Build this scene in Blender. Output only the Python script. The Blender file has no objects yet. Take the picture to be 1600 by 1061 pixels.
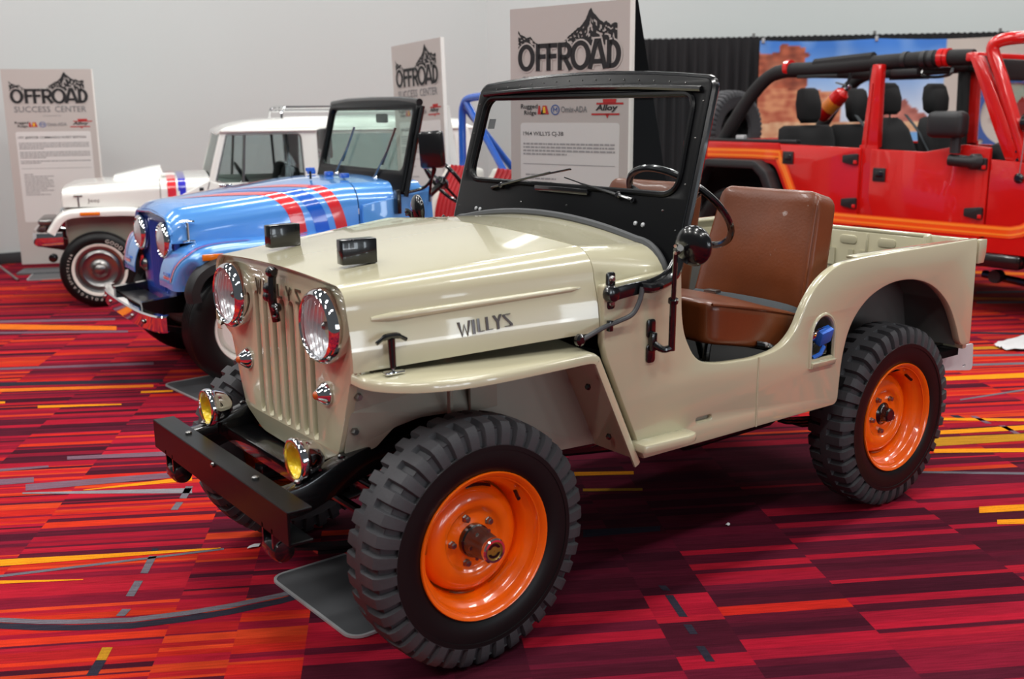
import bpy, bmesh, math, random
import numpy as np
from mathutils import Vector, Matrix, noise
from math import sin, cos, pi, radians

SC = bpy.context.scene
COL = SC.collection
RND = random.Random(7)

# ---------------------------------------------------------------- camera
cd = bpy.data.cameras.new('camera')
cam = bpy.data.objects.new('camera', cd)
COL.objects.link(cam)
cd.sensor_width = 36.0
cd.lens = 36.0 * 1606.93 / 1600.0
cam.matrix_world = Matrix(((-0.798404, -0.13787, 0.586125, 1.58514),
                           (0.60206, -0.168844, 0.780394, 2.92567),
                           (-0.008629, 0.975953, 0.217812, 1.59124),
                           (0, 0, 0, 1)))
cd.clip_start = 0.05
cd.dof.use_dof = True
cd.dof.focus_distance = 3.7
cd.dof.aperture_fstop = 2.8
SC.camera = cam

# ---------------------------------------------------------------- world + lights + exposure
W = bpy.data.worlds.new('hall_ambient')
SC.world = W
W.use_nodes = True
W.node_tree.nodes['Background'].inputs[0].default_value = (0.80, 0.86, 0.92, 1)
W.node_tree.nodes['Background'].inputs[1].default_value = 0.10

def area(name, loc, rot, sx, sy, power, col=(1, 1, 1)):
    l = bpy.data.lights.new(name, 'AREA')
    l.shape = 'RECTANGLE'
    l.size, l.size_y, l.energy, l.color = sx, sy, power, col
    o = bpy.data.objects.new(name, l)
    o.location, o.rotation_euler = loc, rot
    COL.objects.link(o)
    return o

# rows of long hall luminaires hung high above the stands
for ix in range(5):
    for iy in range(4):
        area('ceiling_lamp', (-10.5 + ix * 4.2, -6.8 + iy * 3.7, 6.4), (0, 0, 0), 2.2, 0.5, 118, (1, 0.98, 0.95))
# unseen panels added for the bright patches reflected in the hood side
for k, (x, w) in enumerate(((-6.2, 0.8), (-3.2, 1.1), (-1.15, 0.35), (0.5, 0.5), (2.6, 0.9))):
    area('added_reflection_panel', (x, 12.5, 2.0), (radians(-90), 0, 0), w, 2.4, 62 * w, (0.84, 0.93, 1))
# low unseen strip lamp, added to draw a streak below the hood bead
area('added_reflection_strip', (-0.4, 11.8, 1.05), (radians(-90), 0, 0), 4.6, 0.42, 52, (0.92, 0.96, 1))

SC.view_settings.view_transform = 'Standard'
SC.view_settings.look = 'None'
SC.view_settings.gamma = 1.0
SC.view_settings.exposure = 0.0
SC.view_settings.use_curve_mapping = False

# ---------------------------------------------------------------- materials
def lin(c):
    return tuple((x / 255 / 12.92) if x / 255 <= 0.04045 else ((x / 255 + 0.055) / 1.055) ** 2.4 for x in c)

def M(name, rgb, rough=0.5, metal=0.0, coat=0.0, spec=0.5, var=0.0, scale=8.0, bump=0.0, bscale=60.0, alpha=1.0, emit=0.0):
    m = bpy.data.materials.new(name)
    m.use_nodes = True
    nt = m.node_tree
    b = nt.nodes['Principled BSDF']
    c = lin(rgb) + (1,)
    b.inputs['Base Color'].default_value = c
    b.inputs['Roughness'].default_value = rough
    b.inputs['Metallic'].default_value = metal
    b.inputs['Coat Weight'].default_value = coat
    b.inputs['Coat Roughness'].default_value = 0.04
    b.inputs['Specular IOR Level'].default_value = spec
    if var or bump:
        tc = nt.nodes.new('ShaderNodeTexCoord')
    if var:
        n = nt.nodes.new('ShaderNodeTexNoise')
        n.inputs['Scale'].default_value = scale
        n.inputs['Detail'].default_value = 5
        nt.links.new(tc.outputs['Object'], n.inputs['Vector'])
        mx = nt.nodes.new('ShaderNodeMix')
        mx.data_type = 'RGBA'
        mx.inputs[6].default_value = tuple(x * (1 - var) for x in c[:3]) + (1,)
        mx.inputs[7].default_value = tuple(min(1, x * (1 + var)) for x in c[:3]) + (1,)
        nt.links.new(n.outputs['Fac'], mx.inputs[0])
        nt.links.new(mx.outputs[2], b.inputs['Base Color'])
    if bump:
        n2 = nt.nodes.new('ShaderNodeTexNoise')
        n2.inputs['Scale'].default_value = bscale
        n2.inputs['Detail'].default_value = 4
        nt.links.new(tc.outputs['Object'], n2.inputs['Vector'])
        bp_ = nt.nodes.new('ShaderNodeBump')
        bp_.inputs['Strength'].default_value = bump
        bp_.inputs['Distance'].default_value = 0.01
        nt.links.new(n2.outputs['Fac'], bp_.inputs['Height'])
        nt.links.new(bp_.outputs['Normal'], b.inputs['Normal'])
    return m

def glass_mat(name, tint, refl=0.10):
    m = bpy.data.materials.new(name)
    m.use_nodes = True
    nt = m.node_tree
    nt.nodes.clear()
    out = nt.nodes.new('ShaderNodeOutputMaterial')
    tr = nt.nodes.new('ShaderNodeBsdfTransparent')
    tr.inputs[0].default_value = tint + (1,)
    gl = nt.nodes.new('ShaderNodeBsdfGlossy')
    gl.inputs['Roughness'].default_value = 0.02
    lw = nt.nodes.new('ShaderNodeLayerWeight')
    lw.inputs['Blend'].default_value = 0.5
    pw = nt.nodes.new('ShaderNodeMath')
    pw.operation = 'POWER'
    pw.inputs[1].default_value = 4.0
    nt.links.new(lw.outputs['Facing'], pw.inputs[0])
    mr = nt.nodes.new('ShaderNodeMapRange')
    mr.inputs['To Min'].default_value = 0.03
    mr.inputs['To Max'].default_value = 0.7
    nt.links.new(pw.outputs[0], mr.inputs['Value'])
    mx = nt.nodes.new('ShaderNodeMixShader')
    nt.links.new(mr.outputs[0], mx.inputs[0])
    nt.links.new(tr.outputs[0], mx.inputs[1])
    nt.links.new(gl.outputs[0], mx.inputs[2])
    nt.links.new(mx.outputs[0], out.inputs[0])
    return m

def attr_mat(name, rough=0.9, bump=0.0, bscale=500, grain=0.0, gscale=300, streak=False, spec=0.3):
    """colour printed or woven into a flat surface, held in a colour attribute"""
    m = bpy.data.materials.new(name)
    m.use_nodes = True
    nt = m.node_tree
    b = nt.nodes['Principled BSDF']
    b.inputs['Roughness'].default_value = rough
    b.inputs['Specular IOR Level'].default_value = spec
    at = nt.nodes.new('ShaderNodeAttribute')
    at.attribute_name = 'print'
    src = at.outputs['Color']
    tc = nt.nodes.new('ShaderNodeTexCoord')
    if grain:
        mp = nt.nodes.new('ShaderNodeMapping')
        if streak:
            mp.inputs['Rotation'].default_value = (0, 0, radians(-150))
            mp2 = nt.nodes.new('ShaderNodeMapping')
            mp2.inputs['Scale'].default_value = (0.06, 1, 1)
            nt.links.new(mp.outputs[0], mp2.inputs[0])
        nt.links.new(tc.outputs['Object'], mp.inputs[0])
        n = nt.nodes.new('ShaderNodeTexNoise')
        n.inputs['Scale'].default_value = gscale
        n.inputs['Detail'].default_value = 3
        nt.links.new((mp2 if streak else mp).outputs[0], n.inputs['Vector'])
        n3 = nt.nodes.new('ShaderNodeTexNoise')
        n3.inputs['Scale'].default_value = 420
        nt.links.new(tc.outputs['Object'], n3.inputs['Vector'])
        ad = nt.nodes.new('ShaderNodeMath')
        ad.operation = 'MULTIPLY'
        nt.links.new(n.outputs['Fac'], ad.inputs[0])
        nt.links.new(n3.outputs['Fac'], ad.inputs[1])
        mr = nt.nodes.new('ShaderNodeMapRange')
        mr.inputs['From Min'].default_value = 0.08
        mr.inputs['From Max'].default_value = 0.45
        mr.inputs['To Min'].default_value = 1 - grain
        mr.inputs['To Max'].default_value = 1 + grain
        nt.links.new(ad.outputs[0], mr.inputs['Value'])
        vm = nt.nodes.new('ShaderNodeVectorMath')
        vm.operation = 'SCALE'
        nt.links.new(src, vm.inputs[0])
        nt.links.new(mr.outputs[0], vm.inputs['Scale'])
        src = vm.outputs[0]
        if bump:
            bb = nt.nodes.new('ShaderNodeBump')
            bb.inputs['Strength'].default_value = bump
            bb.inputs['Distance'].default_value = 0.004
            nt.links.new(n3.outputs['Fac'], bb.inputs['Height'])
            nt.links.new(bb.outputs[0], b.inputs['Normal'])
    nt.links.new(src, b.inputs['Base Color'])
    return m

CREAM = M('cream_paint', (194, 188, 159), 0.22, coat=0.9, spec=0.5)
ARCH_SHADED = M('wheel_arch_shaded', (100, 99, 96), 0.7, var=0.15, scale=9)  # grey with the shade of the wheel arch put into the colour
CREAM_SHADED = M('cream_paint_shaded', (160, 155, 140), 0.5, var=0.08, scale=6)  # body cream with shade mixed into the colour, for inner panels and recesses
BLACK = M('black_gloss', (13, 13, 15), 0.22, coat=0.6)
BLACK_SATIN = M('black_satin', (11, 12, 14), 0.30, spec=0.16, bump=0.02, bscale=200)
BLACK_MATT = M('black_matt', (8, 8, 9), 0.8, var=0.3, scale=20, spec=0.15)
RUBBER = M('tyre_rubber', (60, 60, 63), 0.6, var=0.22, scale=14, bump=0.08, bscale=120, spec=0.35)
RUBBER_D = M('tyre_sidewall', (14, 14, 15), 0.42, var=0.2, scale=18, spec=0.3)
SEALR = M('rubber_seal', (66, 68, 70), 0.55)
ORANGE = M('orange_wheel_paint', (255, 106, 4), 0.24, coat=0.8)
CHROME = M('chrome', (225, 226, 228), 0.05, 1.0)
CHROME_D = M('brushed_steel', (150, 148, 146), 0.28, 1.0)
STEEL = M('grey_hub_metal', (108, 103, 98), 0.36, 0.9)
LEATHER = M('brown_leather', (110, 55, 25), 0.32, var=0.5, scale=3.5, bump=0.05, bscale=90, spec=0.5, coat=0.15)
LENS = M('headlamp_glass', (206, 208, 210), 0.22, 0.35, coat=1.0, bump=0.35, bscale=55)
LENS_GLASS = glass_mat('lamp_lens_glass', (0.96, 0.97, 0.98))
BOWL = M('lamp_reflector', (224, 226, 228), 0.26, 0.6, bump=0.25, bscale=40)
YELLOW_GLASS = glass_mat('yellow_lens_glass', (0.93, 0.72, 0.02))
YBOWL = M('yellow_reflector', (244, 206, 6), 0.3, 0.35, coat=0.6, bump=0.3, bscale=70)
YELLOW = M('yellow_lens', (226, 190, 8), 0.12, 0.15, coat=1.0, bump=0.3, bscale=90)
AMBER = M('amber_lens', (236, 122, 14), 0.2, coat=1.0)
AMBERD = M('dull_amber_lens', (190, 84, 22), 0.2, coat=1.0)
GLASS = glass_mat('window_glass', (0.93, 0.95, 0.95))
GLASS_G = glass_mat('green_window_glass', (0.80, 0.91, 0.87))
GLASS_S = glass_mat('smoky_window_glass', (0.84, 0.88, 0.88))
BRONZE = M('dark_letter_paint', (58, 44, 42), 0.3, 0.2, coat=0.6)
BLUE = M('blue_metal_paint', (84, 152, 226), 0.24, 0.12, coat=1.0, var=0.05, scale=300)
BLUE_D = M('blue_grille_paint', (28, 62, 150), 0.35, coat=0.4)
RED_ST = M('red_stripe', (222, 34, 44), 0.24, coat=0.9)
BLUE_ST = M('blue_stripe', (2, 92, 200), 0.24, coat=0.9)
BLUE_TUBE = M('blue_tube_paint', (36, 92, 190), 0.25, coat=0.8)
WHITE = M('white_paint', (236, 236, 230), 0.22, coat=0.9)
WHITE_V = M('white_vinyl', (226, 220, 210), 0.45)
RED_V = M('red_vinyl', (178, 30, 38), 0.45, bump=0.1, bscale=60)
PURPLE_ST = M('blue_band', (44, 40, 190), 0.25, coat=0.9)
RED = M('red_paint', (206, 22, 18), 0.24, coat=0.9)
ORANGE_ST = M('orange_stripe', (244, 84, 14), 0.3, coat=0.7)
ORANGE_L = M('light_orange_stripe', (255, 142, 44), 0.3, coat=0.7)
FABRIC = M('black_fabric', (15, 15, 17), 0.9, var=0.3, scale=60)
PAD = M('roll_bar_cover', (24, 24, 25), 0.8, var=0.3, scale=40, bump=0.2, bscale=60)
PLASTIC = M('black_plastic', (26, 27, 29), 0.5)
WALL = M('wall_paint', (193, 199, 198), 0.85, var=0.015, scale=0.7)
SIGN = M('sign_board', (182, 175, 170), 0.6)
SIGN_W = M('sign_panel', (208, 206, 203), 0.6)
INK = M('black_ink', (24, 24, 26), 0.6)
INK_G = M('grey_ink', (112, 112, 114), 0.6)
INK_L = M('pale_grey_ink', (150, 149, 149), 0.6)
INK_R = M('red_ink', (176, 34, 34), 0.6)
INK_B = M('blue_ink', (52, 84, 150), 0.6)
INK_Y = M('yellow_ink', (226, 178, 40), 0.6)
DRAPE = M('black_drape_cloth', (20, 21, 24), 0.85, var=0.3, scale=9)
PLATE = M('grey_plate', (92, 94, 97), 0.42, 0.3, var=0.1, scale=10)
PLATE_E = M('pale_plate_edge', (186, 188, 190), 0.4, 0.4)
GREY_W = M('pale_grey_sheet', (206, 207, 208), 0.5, var=0.12, scale=14)
BELT = M('grey_webbing', (56, 62, 66), 0.8)
BLUE_TAPE = M('blue_tape', (40, 104, 205), 0.5, var=0.15, scale=60)

# ---------------------------------------------------------------- mesh helpers
def link(o, parent=None):
    COL.objects.link(o)
    if parent is not None:
        o.parent = parent
    return o

def root(name, label, cat, loc=(0, 0, 0), rz=0.0, group=None):
    o = bpy.data.objects.new(name, None)
    o.empty_display_size = 0.2
    o.location, o.rotation_euler = loc, (0, 0, rz)
    o['label'], o['category'] = label, cat
    if group:
        o['group'] = group
    return link(o)

def tag(o, label, cat, group=None):
    o['label'], o['category'] = label, cat
    if group:
        o['group'] = group
    return o

def struct(o):
    o['kind'] = 'structure'
    return o

def catmull(pts, n=6, closed=False):
    P = [np.array(p, float) for p in pts]
    out = []
    N = len(P)
    for i in range(N if closed else N - 1):
        p1, p2 = P[i], P[(i + 1) % N]
        p0 = P[(i - 1) % N] if (closed or i > 0) else 2 * p1 - p2
        p3 = P[(i + 2) % N] if (closed or i + 2 < N) else 2 * p2 - p1
        for k in range(n):
            t = k / n
            out.append(0.5 * ((2 * p1) + (-p0 + p2) * t + (2 * p0 - 5 * p1 + 4 * p2 - p3) * t * t + (-p0 + 3 * p1 - 3 * p2 + p3) * t ** 3))
    if not closed:
        out.append(P[-1])
    return out

class MB:
    def __init__(s):
        s.v, s.f = [], []

    def add(s, v, f):
        o = len(s.v)
        s.v += [tuple(map(float, p)) for p in v]
        s.f += [tuple(i + o for i in q) for q in f]
        return s

    def box(s, c, d, rot=None, bevel=0.0, seg=2):
        bm = bmesh.new()
        bmesh.ops.create_cube(bm, size=1)
        for v in bm.verts:
            v.co = Vector((v.co.x * d[0], v.co.y * d[1], v.co.z * d[2]))
        if bevel:
            bmesh.ops.bevel(bm, geom=bm.edges[:], offset=min(bevel, min(d) * 0.49), segments=seg, profile=0.5, affect='EDGES')
        mt = Matrix.Translation(c) @ (rot.to_4x4() if rot is not None else Matrix())
        bm.transform(mt)
        bm.verts.index_update()
        s.add([v.co[:] for v in bm.verts], [[v.index for v in f.verts] for f in bm.faces])
        bm.free()
        return s

    def tube(s, pts, r, n=10, closed=False, flat=None, caps=True):
        P = [Vector(p) for p in pts]
        N = len(P)
        rs = r if isinstance(r, (list, tuple)) else [r] * N
        up = None
        vs, fs = [], []
        for i in range(N):
            a = P[(i - 1) % N] if (closed or i > 0) else P[i]
            b = P[(i + 1) % N] if (closed or i < N - 1) else P[i]
            t = (b - a).normalized()
            if up is None:
                up = t.orthogonal().normalized() if flat is None else Vector(flat)
            up = (up - t * up.dot(t))
            up = up.normalized() if up.length > 1e-6 else t.orthogonal().normalized()
            sd = t.cross(up)
            for k in range(n):
                w = 2 * pi * k / n
                vs.append(P[i] + (up * cos(w) + sd * sin(w)) * rs[i])
        for i in range(N if closed else N - 1):
            j = (i + 1) % N
            for k in range(n):
                l = (k + 1) % n
                fs.append((i * n + k, i * n + l, j * n + l, j * n + k))
        if not closed and caps:
            fs.append(tuple(range(n))[::-1])
            fs.append(tuple((N - 1) * n + k for k in range(n)))
        return s.add(vs, fs)

    def strip(s, pts, w, t, up):
        """flat bar following pts: width w across, thickness t along up"""
        P = [Vector(p) for p in pts]
        vs, fs = [], []
        U = Vector(up).normalized()
        for i, p in enumerate(P):
            d = (P[min(i + 1, len(P) - 1)] - P[max(i - 1, 0)]).normalized()
            sd = d.cross(U).normalized()
            u2 = sd.cross(d).normalized()
            for a, b in ((-1, -1), (1, -1), (1, 1), (-1, 1)):
                vs.append(p + sd * a * w / 2 + u2 * b * t / 2)
        for i in range(len(P) - 1):
            for k in range(4):
                l = (k + 1) % 4
                fs.append((i * 4 + k, i * 4 + l, i * 4 + 4 + l, i * 4 + 4 + k))
        n = len(P) - 1
        fs += [(3, 2, 1, 0), (n * 4, n * 4 + 1, n * 4 + 2, n * 4 + 3)]
        return s.add(vs, fs)

    def lathe(s, prof, c=(0, 0, 0), axis='y', n=32, caps=True):
        """prof: list of (radius, position along axis)"""
        ax = {'x': (Vector((0, 1, 0)), Vector((0, 0, 1)), Vector((1, 0, 0))), 'y': (Vector((0, 0, 1)), Vector((1, 0, 0)), Vector((0, 1, 0))), 'z': (Vector((1, 0, 0)), Vector((0, 1, 0)), Vector((0, 0, 1)))}[axis] if isinstance(axis, str) else axis
        vs, fs = [], []
        C = Vector(c)
        for r, h in prof:
            for k in range(n):
                w = 2 * pi * k / n
                vs.append(C + (ax[0] * cos(w) + ax[1] * sin(w)) * max(r, 1e-4) + ax[2] * h)
        m = len(prof)
        for i in range(m - 1):
            for k in range(n):
                l = (k + 1) % n
                fs.append((i * n + k, i * n + l, i * n + n + l, i * n + n + k))
        if caps:
            fs.append(tuple(range(n))[::-1])
            fs.append(tuple((m - 1) * n + k for k in range(n)))
        return s.add(vs, fs)

    def loft(s, rings, closed=False, capa=False, capb=False):
        n = len(rings[0])
        vs = [p for r in rings for p in r]
        fs = []
        for i in range(len(rings) - 1):
            for k in range(n if closed else n - 1):
                l = (k + 1) % n
                fs.append((i * n + k, i * n + l, i * n + n + l, i * n + n + k))
        if capa:
            fs.append(tuple(range(n))[::-1])
        if capb:
            fs.append(tuple((len(rings) - 1) * n + k for k in range(n)))
        return s.add(vs, fs)

    def prism(s, poly, fn, t):
        """poly (a,b) -> fn(a,b,h); solid between h=0 and h=t (simple outline)"""
        n = len(poly)
        vs = [fn(a, b, 0) for a, b in poly] + [fn(a, b, t) for a, b in poly]
        fs = [tuple(range(n))[::-1], tuple(range(n, 2 * n))] + [(i, (i + 1) % n, n + (i + 1) % n, n + i) for i in range(n)]
        return s.add(vs, fs)

    def mesh(s, me):
        s.add([v.co[:] for v in me.vertices], [tuple(p.vertices) for p in me.polygons])
        return s

    def build(s, name, mat, parent=None, smooth=35, bevel=0.0, solid=0.0, seg=2):
        me = bpy.data.meshes.new(name)
        bm = bmesh.new()
        bv = [bm.verts.new(p) for p in s.v]
        for q in s.f:
            try:
                bm.faces.new([bv[i] for i in q])
            except ValueError:
                pass
        bmesh.ops.remove_doubles(bm, verts=bm.verts[:], dist=1e-5)
        bmesh.ops.recalc_face_normals(bm, faces=bm.faces[:])
        if solid:
            bmesh.ops.solidify(bm, geom=bm.faces[:], thickness=solid)
        if bevel:
            ed = [e for e in bm.edges if len(e.link_faces) == 2 and e.calc_face_angle(0) > radians(38)]
            bmesh.ops.bevel(bm, geom=ed, offset=bevel, segments=seg, profile=0.5, affect='EDGES', clamp_overlap=True)
        bm.to_mesh(me)
        bm.free()
        me.materials.append(mat)
        for p in me.polygons:
            p.use_smooth = True
        me.set_sharp_from_angle(angle=radians(smooth))
        return link(bpy.data.objects.new(name, me), parent)

def curve_mesh(outlines, t, bevel=0.0):
    cu = bpy.data.curves.new('outline', 'CURVE')
    cu.dimensions = '2D'
    cu.fill_mode = 'BOTH'
    cu.extrude = max(t / 2 - bevel, 0)
    cu.bevel_depth = bevel
    cu.bevel_resolution = 1
    cu.offset = -bevel
    for pts in outlines:
        sp = cu.splines.new('POLY')
        sp.points.add(len(pts) - 1)
        for i, (x, y) in enumerate(pts):
            sp.points[i].co = (x, y, 0, 1)
        sp.use_cyclic_u = True
    o = bpy.data.objects.new('outline', cu)
    me = bpy.data.meshes.new_from_object(o)
    bpy.data.objects.remove(o)
    bpy.data.curves.remove(cu)
    return me

def plate(name, outlines, fn, t, mat, parent=None, bevel=0.0, smooth=35):
    """flat sheet with holes: outlines[0] outer, the rest holes; fn maps (a,b,h) to space, h in -t/2..t/2"""
    me = curve_mesh(outlines, t, bevel)
    mb = MB()
    mb.add([fn(*v.co) for v in me.vertices], [tuple(p.vertices) for p in me.polygons])
    bpy.data.meshes.remove(me)
    return mb.build(name, mat, parent, smooth)

def text_mesh(s, w=None, h=1.0, bold=0.0):
    """letters as flat polygons, left-bottom at 0,0, height h, width w"""
    cu = bpy.data.curves.new('text', 'FONT')
    cu.body = s
    cu.size = 1.0
    cu.resolution_u = 2
    cu.offset = bold
    o = bpy.data.objects.new('text', cu)
    me = bpy.data.meshes.new_from_object(o)
    bpy.data.objects.remove(o)
    bpy.data.curves.remove(cu)
    vs = [v.co for v in me.vertices]
    x0, x1 = min(v.x for v in vs), max(v.x for v in vs)
    y0, y1 = min(v.y for v in vs), max(v.y for v in vs)
    sy = h / (y1 - y0)
    sx = (w / (x1 - x0)) if w else sy
    V = [((v.x - x0) * sx, (v.y - y0) * sy) for v in vs]
    F = [tuple(p.vertices) for p in me.polygons]
    bpy.data.meshes.remove(me)
    return V, F

def rrect(x0, y0, x1, y1, r, n=5):
    out = []
    for cx, cy, a in ((x1 - r, y0 + r, -90), (x1 - r, y1 - r, 0), (x0 + r, y1 - r, 90), (x0 + r, y0 + r, 180)):
        for k in range(n + 1):
            w = radians(a + 90 * k / n)
            out.append((cx + r * cos(w), cy + r * sin(w)))
    return out

def rpoly(pts, n=4):
    """pts (x, y, r): corner rounding of radius r on a closed outline"""
    out = []
    N = len(pts)
    for i in range(N):
        p = Vector(pts[i][:2])
        r = pts[i][2] if len(pts[i]) > 2 else 0
        a, b = Vector(pts[i - 1][:2]), Vector(pts[(i + 1) % N][:2])
        if r <= 0:
            out.append((p.x, p.y))
            continue
        da, db = (a - p), (b - p)
        r = min(r, da.length * 0.49, db.length * 0.49)
        pa, pb = p + da.normalized() * r, p + db.normalized() * r
        for k in range(n + 1):
            t = k / n
            q = pa * (1 - t) ** 2 + p * 2 * t * (1 - t) + pb * t * t
            out.append((q.x, q.y))
    return out

def circle2(cx, cy, r, n=20):
    return [(cx + r * cos(2 * pi * k / n), cy + r * sin(2 * pi * k / n)) for k in range(n)]

def side(y):
    return lambda a, b, h: (a, y + h, b)

def bolt(c, r, axis='x', h=0.008):
    return MB().lathe([(r, 0), (r, h * 0.6), (r * 0.7, h)], c, axis, 6)

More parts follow.
